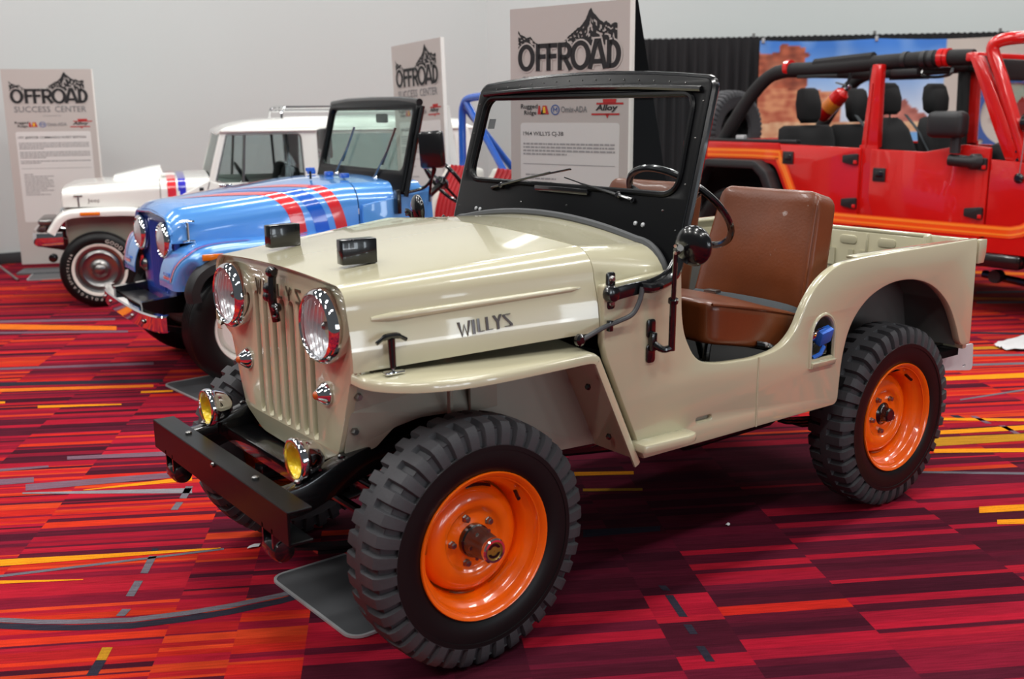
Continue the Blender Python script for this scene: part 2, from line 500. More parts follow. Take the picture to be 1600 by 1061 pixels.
# ---------------------------------------------------------------- setting
FU = Vector((cos(radians(150)), sin(radians(150)), 0))   # run of the carpet bands
FV = Vector((-FU.y, FU.x, 0))
CC = {'gold': (224, 140, 22), 'amber': (214, 108, 30), 'ochre': (176, 124, 30), 'grey': (104, 98, 106), 'silver': (132, 128, 134),
      'mauve': (112, 84, 98), 'dark': (44, 40, 52)}
INLAYS = [
('gold', [(1.101,-1.073),(0.306,-0.606),(0.31,-0.594),(1.113,-1.001)]),
('gold', [(1.131,-0.894),(0.789,-0.646),(0.791,-0.641),(1.137,-0.855)]),
('grey', [(1.129,-0.908),(0.297,-0.595),(0.304,-0.579),(1.132,-0.886)]),
('silver', [(0.763,-1.69),(0.166,-1.287),(0.188,-1.226),(0.767,-1.674)]),
('gold', [(0.546,-1.562),(0.113,-1.433),(0.133,-1.376),(0.548,-1.554)]),
('mauve', [(0.729,-1.791),(0.087,-1.503),(0.111,-1.437),(0.747,-1.706)]),
('mauve', [(0.947,-2.005),(0.678,-1.865),(0.694,-1.794),(0.962,-1.915)]),
('mauve', [(0.484,-2.073),(0.08,-1.848),(0.103,-1.782),(0.496,-2.024)]),
('mauve', [(0.923,-2.149),(0.586,-1.992),(0.592,-1.964),(0.931,-2.102)]),
('amber', [(0.292,-5.956),(-0.627,-5.061),(-0.583,-4.915),(0.332,-5.71)]),
('mauve', [(0.275,-6.056),(-0.714,-5.39),(-0.69,-5.31),(0.294,-5.942)]),
('mauve', [(0.354,-5.579),(-0.648,-4.847),(-0.626,-4.776),(0.367,-5.502)]),
('dark', [(0.63,-3.915),(-0.368,-3.237),(-0.342,-3.161),(0.647,-3.815)]),
('amber', [(0.659,-3.742),(-0.279,-3.145),(-0.26,-3.085),(0.672,-3.662)]),
('mauve', [(0.566,-4.3),(-0.467,-3.715),(-0.444,-3.645),(0.575,-4.244)]),
('gold', [(0.383,-3.096),(0.001,-2.839),(0.008,-2.813),(0.395,-3.042)]),
('gold', [(-0.17,-3.039),(-0.327,-2.948),(-0.313,-2.906),(-0.156,-2.996)]),
('gold', [(0.59,-3.37),(0.509,-3.305),(0.517,-3.262),(0.603,-3.298)]),
('gold', [(-4.084,-0.308),(-4.775,0.071),(-4.65,0.13),(-4.002,-0.258)]),
('gold', [(-3.299,0.145),(-3.768,0.549),(-3.723,0.571),(-3.258,0.17)]),
('gold', [(-3.098,0.266),(-3.701,0.581),(-3.614,0.623),(-3.04,0.3)]),
('ochre', [(-2.914,0.277),(-3.55,0.653),(-3.447,0.702),(-2.79,0.354)]),
('gold', [(-2.809,0.406),(-3.3,0.772),(-3.243,0.799),(-2.758,0.437)]),
('grey', [(-2.487,0.541),(-2.953,0.937),(-2.92,0.952),(-2.465,0.555)]),
('gold', [(-2.288,0.921),(-2.6,1.105),(-2.53,1.138),(-2.224,0.957)]),
('gold', [(-2.214,1.036),(-2.433,1.184),(-2.374,1.212),(-2.17,1.06)]),
('grey', [(-4.452,-0.409),(-5.038,-0.054),(-4.97,-0.022),(-4.406,-0.383)]),
('grey', [(-3.708,0.02),(-4.494,0.204),(-4.451,0.225),(-3.684,0.034)]),
('dark', [(-0.87,0.105),(-1.132,0.263),(-1.096,0.298),(-0.822,0.16)]),
('gold', [(-1.264,-0.412),(-1.482,-0.255),(-1.453,-0.225),(-1.232,-0.374)]),
('ochre', [(-1.159,-0.23),(-1.364,-0.077),(-1.343,-0.055),(-1.139,-0.207)]),
('grey', [(-7.026,-1.738),(-7.655,-1.298),(-7.557,-1.252),(-6.935,-1.687)]),
('amber', [(-6.708,-1.652),(-7.233,-1.097),(-7.115,-1.041),(-6.596,-1.588)]),
('grey', [(-6.564,-1.48),(-7.129,-1.048),(-7.042,-1.007),(-6.482,-1.434)]),
('dark', [(-5.358,-0.931),(-5.875,-0.452),(-5.81,-0.421),(-5.297,-0.896)]),
('grey', [(-4.694,-0.549),(-5.241,-0.151),(-5.187,-0.125),(-4.644,-0.52)]),
('ochre', [(-4.892,-0.663),(-5.525,-0.285),(-5.428,-0.239),(-4.822,-0.622)]),
('amber', [(-8.018,-2.465),(-8.57,-1.733),(-8.415,-1.659),(-7.867,-2.378)]),
('grey', [(0.179,-1.326),(0.154,-1.307),(0.228,-1.182),(0.252,-1.201)]),
('grey', [(0.278,-1.165),(0.254,-1.147),(0.303,-1.078),(0.326,-1.096)]),
('dark', [(0.511,-0.759),(0.492,-0.744),(0.505,-0.719),(0.524,-0.733)]),
('grey', [(0.543,-0.698),(0.52,-0.68),(0.594,-0.554),(0.615,-0.571)]),
('grey', [(0.65,-0.521),(0.627,-0.503),(0.689,-0.404),(0.711,-0.422)]),
('grey', [(0.749,-0.335),(0.725,-0.317),(0.757,-0.281),(0.78,-0.299)]),
('ochre', [(0.873,-0.119),(0.848,-0.099),(0.886,-0.034),(0.91,-0.053)]),
('dark', [(0.911,-0.053),(0.885,-0.033),(0.932,0.038),(0.958,0.018)]),
('dark', [(-0.758,0.624),(-0.779,0.64),(-0.765,0.678),(-0.744,0.662)]),
('dark', [(-0.725,0.689),(-0.747,0.706),(-0.675,0.842),(-0.654,0.825)]),
('dark', [(-0.627,0.868),(-0.647,0.884),(-0.618,0.939),(-0.598,0.923)]),
('dark', [(-0.558,0.986),(-0.579,1.002),(-0.537,1.082),(-0.516,1.066)]),
('dark', [(-3.378,0.149),(-3.415,0.178),(-3.386,0.258),(-3.35,0.23)]),
('mauve', [(-3.451,0.222),(-3.476,0.243),(-3.412,0.365),(-3.387,0.344)]),
('mauve', [(-3.406,0.402),(-3.431,0.422),(-3.359,0.541),(-3.335,0.522)]),
('grey', [(1.174,-0.636),(1.081,-0.52),(1.088,-0.487),(1.179,-0.602)]),
('grey', [(1.081,-0.52),(0.985,-0.429),(0.993,-0.397),(1.088,-0.487)]),
('grey', [(0.985,-0.429),(0.892,-0.356),(0.9,-0.325),(0.993,-0.397)]),
('grey', [(0.892,-0.356),(0.744,-0.257),(0.753,-0.226),(0.9,-0.325)]),
('grey', [(0.744,-0.257),(0.582,-0.191),(0.593,-0.161),(0.753,-0.226)]),
('grey', [(0.582,-0.191),(0.452,-0.152),(0.464,-0.122),(0.593,-0.161)]),
('grey', [(0.452,-0.152),(0.284,-0.12),(0.298,-0.09),(0.464,-0.122)]),
('grey', [(0.284,-0.12),(0.096,-0.11),(0.113,-0.079),(0.298,-0.09)]),
('dark', [(1.18,-0.597),(1.088,-0.483),(1.097,-0.441),(1.187,-0.554)]),
('dark', [(1.088,-0.483),(0.994,-0.393),(1.003,-0.353),(1.097,-0.441)]),
('dark', [(0.994,-0.393),(0.901,-0.32),(0.911,-0.281),(1.003,-0.353)]),
('dark', [(0.901,-0.32),(0.754,-0.222),(0.766,-0.184),(0.911,-0.281)]),
('dark', [(0.754,-0.222),(0.595,-0.157),(0.609,-0.119),(0.766,-0.184)]),
('dark', [(0.595,-0.157),(0.466,-0.117),(0.481,-0.079),(0.609,-0.119)]),
('dark', [(0.466,-0.117),(0.3,-0.085),(0.317,-0.047),(0.481,-0.079)]),
('dark', [(0.3,-0.085),(0.115,-0.074),(0.135,-0.035),(0.317,-0.047)]),
]

def build_floor():
    r = random.Random(3)
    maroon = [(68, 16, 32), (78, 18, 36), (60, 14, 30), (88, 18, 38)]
    crimson = [(150, 18, 40), (132, 18, 40), (164, 24, 42), (118, 18, 40)]
    scarlet = [(182, 34, 26), (188, 46, 24), (168, 28, 32), (192, 58, 28)]
    V, F, Cc = [], [], []

    def quad(u0, u1, v0, v1, c, z=0.0):
        o = len(V)
        for u, v in ((u0, v0), (u1, v0), (u1, v1), (u0, v1)):
            p = FU * u + FV * v
            V.append((p.x, p.y, z))
        F.append((o, o + 1, o + 2, o + 3))
        Cc.append(c)
    u_lo, u_hi, v_lo, v_hi = -9.0, 14.0, -5.0, 13.0
    cols = []
    u = u_lo
    while u < u_hi:
        w = r.choice((0.22, 0.44, 0.44, 0.66))
        cols.append((u, min(u + w, u_hi)))
        u += w
    band = {}
    for (u0, u1) in cols:
        v = v_lo
        kind = None
        while v < v_hi:
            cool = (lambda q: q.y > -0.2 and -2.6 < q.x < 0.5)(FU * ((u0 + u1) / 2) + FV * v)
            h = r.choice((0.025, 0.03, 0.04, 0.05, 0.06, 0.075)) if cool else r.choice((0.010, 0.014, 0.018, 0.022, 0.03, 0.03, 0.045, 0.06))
            v1 = min(v + h, v_hi)
            um, vm = (u0 + u1) / 2, (v + v1) / 2
            wx = FU * um + FV * vm
            n1 = noise.noise(Vector((um * 0.16 + 3, vm * 0.9, 0.3)))
            n2 = noise.noise(Vector((um * 0.16 + 9, vm * 4.6, 5.1)))
            # warm drift of the weave: hot at the front left aisle and along the rear, wine red by the near right side
            hot = 0.15 + 0.9 * n1 + 0.5 * n2
            if wx.x > 0.15 and wx.y < 0.5:
                hot += 0.16
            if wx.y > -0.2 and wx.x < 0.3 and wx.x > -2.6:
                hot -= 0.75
            if wx.x < -2.7:
                hot += 0.22
            t = r.random() if r.random() < 0.7 else 0.5 + 0.5 * noise.noise(Vector((vm * 21, 7.7, um * 0.3)))
            if wx.y < -9.5:
                v = v1
                continue
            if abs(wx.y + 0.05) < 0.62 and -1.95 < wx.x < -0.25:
                pal = maroon  # only the darkest reds: the shadow under the car is deepened in the colour
            elif hot > 0.25:
                pal = scarlet if t < 0.55 else (crimson if t < 0.85 else maroon)
            elif hot > -0.15:
                pal = crimson if t < 0.55 else (maroon if t < 0.85 else scarlet)
            else:
                pal = maroon if r.random() < 0.68 else [(158, 20, 42), (146, 20, 42), (166, 24, 44)]
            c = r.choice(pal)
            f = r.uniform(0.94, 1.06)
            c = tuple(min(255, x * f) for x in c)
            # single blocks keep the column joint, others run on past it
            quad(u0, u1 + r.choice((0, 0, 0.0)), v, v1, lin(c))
            v = v1
    # thin dark joint threads between the woven columns, raised hair-thin
    for name, pts in INLAYS:
        o = len(V)
        for p in pts:
            V.append((p[0], p[1], 0.0012 if name != 'dark' else 0.0008))
        F.append((o, o + 1, o + 2, o + 3))
        Cc.append(lin(CC[name]))
    me = bpy.data.meshes.new('floor')
    nv, nf = len(V), len(F)
    me.vertices.add(nv)
    me.vertices.foreach_set('co', np.array(V, dtype=np.float32).ravel())
    me.loops.add(nf * 4)
    me.loops.foreach_set('vertex_index', np.array(F, dtype=np.int32).ravel())
    me.polygons.add(nf)
    me.polygons.foreach_set('loop_start', np.arange(0, nf * 4, 4, dtype=np.int32))
    me.update(calc_edges=True)
    ca = me.color_attributes.new('print', 'FLOAT_COLOR', 'CORNER')
    arr = np.ones((nf * 4, 4), dtype=np.float32)
    arr[:, :3] = np.repeat(np.array(Cc, dtype=np.float32), 4, axis=0)
    ca.data.foreach_set('color', arr.ravel())
    me.materials.append(attr_mat('carpet', 0.95, 0.5, grain=0.42, gscale=130, streak=True, spec=0.08))
    bm = bmesh.new()
    bm.from_mesh(me)
    for f in bm.faces:
        if f.normal.z < 0:
            f.normal_flip()
    bm.to_mesh(me)
    bm.free()
    return struct(link(bpy.data.objects.new('floor', me)))

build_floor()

WC = Vector((-7.2, -9.3, 0))                     # corner of the two hall walls
WD = Vector((-0.686, 0.728, 0)).normalized()     # run of the far wall

def wall(name, a, b, h, t=0.2):
    d = (b - a).normalized()
    n = Vector((-d.y, d.x, 0))
    mb = MB()
    mb.add([a, b, b + n * t, a + n * t] + [p + Vector((0, 0, h)) for p in (a, b, b + n * t, a + n * t)],
           [(3, 2, 1, 0), (4, 5, 6, 7), (0, 1, 5, 4), (1, 2, 6, 5), (2, 3, 7, 6), (3, 0, 4, 7)])
    return struct(mb.build(name, WALL))

wall('wall_back', WC, Vector((4.5, -9.3, 0)), 6.0, -0.2)
wall('wall_right', WC, WC + WD * 12.5, 6.0, 0.2)
bb = MB().box((-1.35, -9.285, 0.06), (11.6, 0.03, 0.12), bevel=0.006).build('baseboard_back', M('baseboard_vinyl', (46, 48, 50), 0.6))
struct(bb)

# ---------------------------------------------------------------- signs
def stroke_poly(pts, w, mb, fn, h, closed=False, nn=1):
    """ribbon of width w along 2D pts with mitred joints"""
    P = [Vector(p) for p in pts]
    N = len(P)
    L, R_ = [], []
    for i in range(N):
        a = P[(i - 1) % N] if (closed or i) else None
        b = P[(i + 1) % N] if (closed or i < N - 1) else None
        d1 = (P[i] - a).normalized() if a is not None else None
        d2 = (b - P[i]).normalized() if b is not None else None
        if d1 is None:
            d1 = d2
        if d2 is None:
            d2 = d1
        n1, n2 = Vector((-d1.y, d1.x)), Vector((-d2.y, d2.x))
        m = (n1 + n2)
        m = m.normalized() if m.length > 1e-6 else n1
        k = min(1 / max(m.dot(n1), 0.35), 2.4)
        L.append(P[i] + m * w / 2 * k)
        R_.append(P[i] - m * w / 2 * k)
    vs = [fn(p.x, p.y, h) for p in L] + [fn(p.x, p.y, h) for p in R_]
    fs = []
    for i in range(N if closed else N - 1):
        j = (i + 1) % N
        fs.append((i, j, N + j, N + i))
    mb.add(vs, fs)

def ellipse_pts(cx, cy, rx, ry, a0=0, a1=360, n=28):
    return [(cx + rx * cos(radians(a0 + (a1 - a0) * k / n)), cy + ry * sin(radians(a0 + (a1 - a0) * k / n))) for k in range(n + 1)]

def offroad_strokes():
    """the heavy geometric capitals of the heading on a 0..1 wide, 0..1 high field: list of (points, closed)"""
    S = []
    S.append((ellipse_pts(0.085, 0.5, 0.066, 0.42)[:-1], True))            # O
    for x in (0.205, 0.312):                                                # F F
        S.append(([(x, 0.0), (x, 1.0)], False))
        S.append(([(x, 0.915), (x + 0.088, 0.915)], False))
        S.append(([(x, 0.52), (x + 0.08, 0.52)], False))
    x = 0.425                                                               # R
    S.append(([(x, 0.0), (x, 1.0)], False))
    S.append(([(x, 0.915), (x + 0.055, 0.915)] + ellipse_pts(x + 0.055, 0.69, 0.042, 0.225, 90, -90, 12) + [(x, 0.465)], False))
    S.append(([(x + 0.045, 0.47), (x + 0.108, 0.0)], False))
    S.append((ellipse_pts(0.625, 0.5, 0.075, 0.45)[:-1], True))            # O
    S.append(([(0.715, 0.0), (0.775, 0.98), (0.80, 0.98), (0.86, 0.0)], False))   # A
    S.append(([(0.745, 0.26), (0.83, 0.26)], False))
    S.append(([(0.895, 0.0), (0.895, 1.0)], False))                         # D
    S.append(([(0.895, 0.915), (0.92, 0.915)] + ellipse_pts(0.92, 0.5, 0.062, 0.415, 90, -90, 16) + [(0.895, 0.085)], False))
    return S

def ridge(x):
    """height of the printed mountain skyline over 0..1"""
    K = [(0, .50), (.03, .40), (.06, .36), (.09, .31), (.13, .33), (.16, .22), (.20, .14), (.24, .05), (.30, .05), (.34, .14), (.36, .10), (.40, .06), (.44, .14), (.48, .14), (.52, .26),
         (.56, .36), (.60, .44), (.63, .50), (.66, .56), (.70, .70), (.73, .92), (.745, 1.0), (.76, .90), (.79, .80), (.83, .66), (.87, .58), (.90, .60), (.94, .50), (.97, .56), (1, .54)]
    for (a, b), (c, d) in zip(K[:-1], K[1:]):
        if a <= x <= c:
            return b + (d - b) * (x - a) / (c - a) + 0.03 * noise.noise(Vector((x * 60, 1.3, 0)))
    return K[-1][1]

def words(mb, fn, x0, x1, y, h, rnd, hh):
    """a line of print too small to read: one bar for each word"""
    x = x0
    while x < x1:
        w = rnd.uniform(0.012, 0.05)
        e = min(x + w, x1)
        mb.add([fn(x, y, hh), fn(e, y, hh), fn(e, y + h, hh), fn(x, y + h, hh)], [(0, 1, 2, 3)])
        x = e + 0.006

def make_sign(label, TL, TR, height, heading, seed, ks=1.0, paras=(4, 4, 2), fin=None, lean=0.0):
    TL, TR = Vector(TL), Vector(TR)
    ex = (TR - TL).normalized()
    Wd = (TR - TL).length
    up = Vector((0, 0, 1))
    nrm = ex.cross(up).normalized()
    up = nrm.cross(ex).normalized()
    up = (up * cos(lean) - nrm * sin(lean)).normalized()
    nrm = ex.cross(up).normalized()
    base = TL - up * height
    loc = (base + TR - up * height) / 2
    rt = root('display_sign', label, 'sign', (loc.x, loc.y, 0), 0.0)
    off = Vector((loc.x, loc.y, 0))
    rd = random.Random(seed)

    def fn(a, b, h):          # a 0..Wd from left, b from bottom, h out of the face
        return tuple(base + ex * a + up * b + nrm * h - off)
    H = height
    fnN = lambda a, b, h: fn(a * Wd, H + b * Wd * ks, h)      # a in widths, b in widths below the top edge (negative)
    MB().prism([(0, 0.02), (Wd, 0.02), (Wd, H), (0, H)], lambda a, b, h: fn(a, b, h - 0.02), 0.02).build('board', SIGN, rt)
    # white edge of the foam board
    MB().prism([(Wd, 0.02), (Wd + 0.012, 0.02), (Wd + 0.012, H), (Wd, H)], lambda a, b, h: fn(a, b, h - 0.03), 0.03).build('edge_strip', WHITE, rt)
    # easel fin folded out behind the board edge
    if fin:
        MB().prism([(0, 0.3), (fin[2], 0.3), (0.02, H * fin[1]), (0, H * fin[1])], lambda a, b, h: fn(Wd - 0.01 + a * 0.8 + h, b, -0.032 - a * 0.6), 0.012).build('easel_fin', fin[0], rt)
    # easel leg behind and foot
    mb = MB()
    b0 = base + ex * Wd / 2
    top = b0 + up * (H * 0.72) - nrm * 0.03
    ft = Vector((b0.x, b0.y, 0)) - nrm * 0.55
    ft.z = 0.012
    mb.strip([tuple(top - off), tuple(ft - off)], 0.05, 0.02, nrm)
    mb.build('easel_leg', BLACK_SATIN, rt)
    MB().prism(rrect(-0.02, -0.16, Wd + 0.02, 0.22, 0.03), lambda a, b, h: tuple(Vector((base.x, base.y, 0)) + Vector((ex.x, ex.y, 0)).normalized() * a + Vector((nrm.x, nrm.y, 0)).normalized() * b + Vector((0, 0, h)) - off), 0.018).build('foot_plate', PLATE, rt)
    # white text panel
    MB().prism(rrect(0.09 * Wd, H - 2.30 * Wd * ks, 0.93 * Wd, H - 0.925 * Wd * ks, 0.02), lambda a, b, h: fn(a, b, h), 0.0015).build('text_panel', SIGN_W, rt, smooth=20)
    # mountain print
    mb = MB()
    n = 150
    x0, x1, yb, hm = 0.075, 0.905, -0.325, 0.29
    for i in range(n):
        a, b = i / n, (i + 1) / n
        m = 12
        ha, hb = ridge(a) * hm, ridge(b) * hm
        for k in range(m):
            c, d = k / m, (k + 1) / m
            depth = 1 - (k + 0.5) / m
            nn = noise.noise(Vector((a * 34, (k / m) * ha * 60 + a * 9, 2.2)))
            if k < m - 2 and nn > 0.10 + 0.25 * depth and ha > 0.03:
                continue
            mb.add([fnN(x0 + (x1 - x0) * a, yb + ha * c, 0.002), fnN(x0 + (x1 - x0) * b, yb + hb * c, 0.002), fnN(x0 + (x1 - x0) * b, yb + hb * d, 0.002), fnN(x0 + (x1 - x0) * a, yb + ha * d, 0.002)], [(0, 1, 2, 3)])
    mb.build('mountain_print', INK, rt)
    # heading: pale halo then black strokes
    for nm, mt, w, hh in (('heading_halo', SIGN, 0.076, 0.003), ('heading_lettering', INK, 0.047, 0.004)):
        mb = MB()
        for pts, cl in offroad_strokes():
            P = [(p[0] * 0.86 + 0.075, -0.505 + p[1] * 0.215) for p in pts]
            stroke_poly(P, w * 0.80, mb, fnN, hh, cl)
        mb.build(nm, mt, rt, smooth=180)

    def line(s, a0, a1, y, h, mt, nm, z=0.0025, bold=0.0):
        V, F = text_mesh(s, a1 - a0, h, bold)
        MB().add([fnN(a0 + p[0], y + p[1], z) for p in V], F).build(nm, mt, rt, smooth=180)
    line('SUCCESS', 0.105, 0.505, -0.635, 0.088, INK_G, 'subheading_lettering', bold=0.006)
    line('CENTER', 0.555, 0.905, -0.635, 0.088, INK_G, 'subheading_lettering', bold=0.006)
    line('presented by', 0.42, 0.62, -0.705, 0.03, INK_L, 'small_lettering')
    fnL = fnN
    fnN = lambda a, b, h: fnL(a, b - 0.085, h)
    # three sponsor marks
    line('Rugged', 0.095, 0.245, -0.735, 0.050, INK, 'sponsor_lettering', bold=0.012)
    line('Ridge', 0.125, 0.235, -0.785, 0.046, INK, 'sponsor_lettering', bold=0.012)
    mb = MB()
    mb.add([fnN(*p, 0.0025) for p in ((0.245, -0.77), (0.275, -0.77), (0.268, -0.70), (0.253, -0.70), (0.275, -0.77), (0.345, -0.77), (0.325, -0.70), (0.29, -0.70))], [(0, 1, 2, 3), (4, 5, 6, 7)])
    mb.build('sponsor_mark', INK_R, rt)
    MB().add([fnN(*p, 0.003) for p in ((0.292, -0.76), (0.318, -0.76), (0.312, -0.71), (0.296, -0.71))], [(0, 1, 2, 3)]).build('sponsor_mark', INK_Y, rt)
    mb = MB()
    stroke_poly(ellipse_pts(0.40, -0.735, 0.034, 0.038)[:-1], 0.008, mb, fnN, 0.0025, True)
    stroke_poly([(0.385, -0.755), (0.385, -0.718), (0.40, -0.738), (0.415, -0.718), (0.415, -0.755)], 0.007, mb, fnN, 0.0025)
    mb.build('sponsor_mark', INK_B, rt)
    line('Omix-ADA', 0.45, 0.67, -0.757, 0.05, INK_G, 'sponsor_lettering', bold=0.012)
    V, F = text_mesh('Alloy', 0.17, 0.06, 0.03)
    MB().add([fnN(0.735 + p[0] + p[1] * 0.25, -0.757 + p[1], 0.003) for p in V], F).build('sponsor_lettering', INK, rt, smooth=180)
    mb = MB()
    mb.add([fnN(*p, 0.0022) for p in ((0.72, -0.768), (0.925, -0.768), (0.95, -0.70), (0.745, -0.70), (0.80, -0.69), (0.90, -0.69), (0.905, -0.655), (0.795, -0.655), (0.815, -0.77), (0.85, -0.77), (0.835, -0.805))],
           [(4, 5, 6, 7), (8, 9, 10)])
    stroke_poly([(0.705, -0.772), (0.93, -0.772)], 0.014, mb, fnN, 0.0022)
    stroke_poly([(0.745, -0.69), (0.96, -0.69)], 0.014, mb, fnN, 0.0022)
    mb.build('sponsor_mark', INK_R, rt)
    line(heading, 0.115, 0.115 + min(0.78, 0.021 * len(heading)), -0.955, 0.044, INK, 'title_lettering', bold=0.008)
    mb = MB()
    y = -1.02
    for para in paras:
        for k in range(para):
            words(mb, fnN, 0.115, 0.90 if k < para - 1 else 0.115 + rd.uniform(0.1, 0.5), y, 0.015, rd, 0.0025)
            y -= 0.028
        y -= 0.024
    mb.build('fine_print', INK_L, rt)['kind'] = 'stuff'
    mb = MB()
    mb.add([fnN(0.115, y - 0.02, 0.0025), fnN(0.90, y - 0.02, 0.0025), fnN(0.90, y - 0.026, 0.0025), fnN(0.115, y - 0.026, 0.0025)], [(0, 1, 2, 3)])
    mb.build('ruled_line', INK_L, rt)
    mb = MB()
    y -= 0.12
    for k in range(11):
        words(mb, fnN, 0.135, 0.135 + rd.uniform(0.10, 0.34), y, 0.014, rd, 0.0025)
        y -= 0.031
    mb.build('fine_print', INK_L, rt)['kind'] = 'stuff'
    return rt

make_sign('tall grey display sign standing by the white wagon at far left', (-0.705, -8.526, 2.03), (-1.478, -8.181, 2.03), 1.97, '1971 JEEPSTER COMMANDO HURST EDITION', 1, 0.78)
make_sign('narrow tilted grey display sign seen beyond the blue car windscreen', (-3.147, -5.08, 2.135), (-3.15, -4.31, 2.17), 2.08, '1976 JEEP CJ-5', 2, 0.91, (4, 3), (WHITE, 0.74, 0.16))
make_sign('large grey display sign standing behind the cream car windscreen', (-2.102, -1.975, 2.15), (-2.281, -1.172, 2.15), 2.1, '1964 WILLYS CJ-3B', 3, 0.83, (4,), (BLACK_SATIN, 1.0, 0.34))

# ---------------------------------------------------------------- pipe and drape with the printed backdrop
DA = Vector((-7.847, -6.941, 0))
DD = Vector((-3.153, 3.345, 0)).normalized()
DN = Vector((DD.y, -DD.x, 0))
if DN.dot(Vector((1, 1, 0))) < 0:
    DN = -DN

def dpt(s, off, z):
    p = DA + DD * s + DN * off
    return (p.x, p.y, z)

def make_drape():
    rt = root('black_drape', 'tall black pleated drape hung from a pipe behind the red car', 'curtain')
    r = random.Random(5)
    N = 420
    L0, L1 = -0.1, 6.4
    zs = [0.02, 0.5, 1.2, 2.0, 2.3, 2.36, 2.455]
    rings = []
    for z in zs:
        row = []
        for i in range(N + 1):
            s = L0 + (L1 - L0) * i / N
            a = 0.035 * sin(s * 52 + 1.5 * sin(s * 3.1)) + 0.02 * sin(s * 23 + 1)
            a *= 1.0 if z < 2.3 else 0.55
            row.append(dpt(s, a, z + (0.006 * sin(s * 90) if z > 2.4 else 0)))
        rings.append(row)
    MB().loft(rings).build('drape_cloth', DRAPE, rt, smooth=180)
    MB().tube([dpt(L0, -0.05, 2.425), dpt(L1, -0.05, 2.425)], 0.02).build('top_pipe', CHROME_D, rt)
    for s in (1.45, 2.9, 4.35, 5.8):
        MB().tube([dpt(s, -0.09, 0), dpt(s, -0.09, 2.50)], 0.018).build('upright_pole', CHROME_D, rt)
    return rt
make_drape()

def lerp3(a, b, t):
    return tuple(a[i] + (b[i] - a[i]) * t for i in range(3))

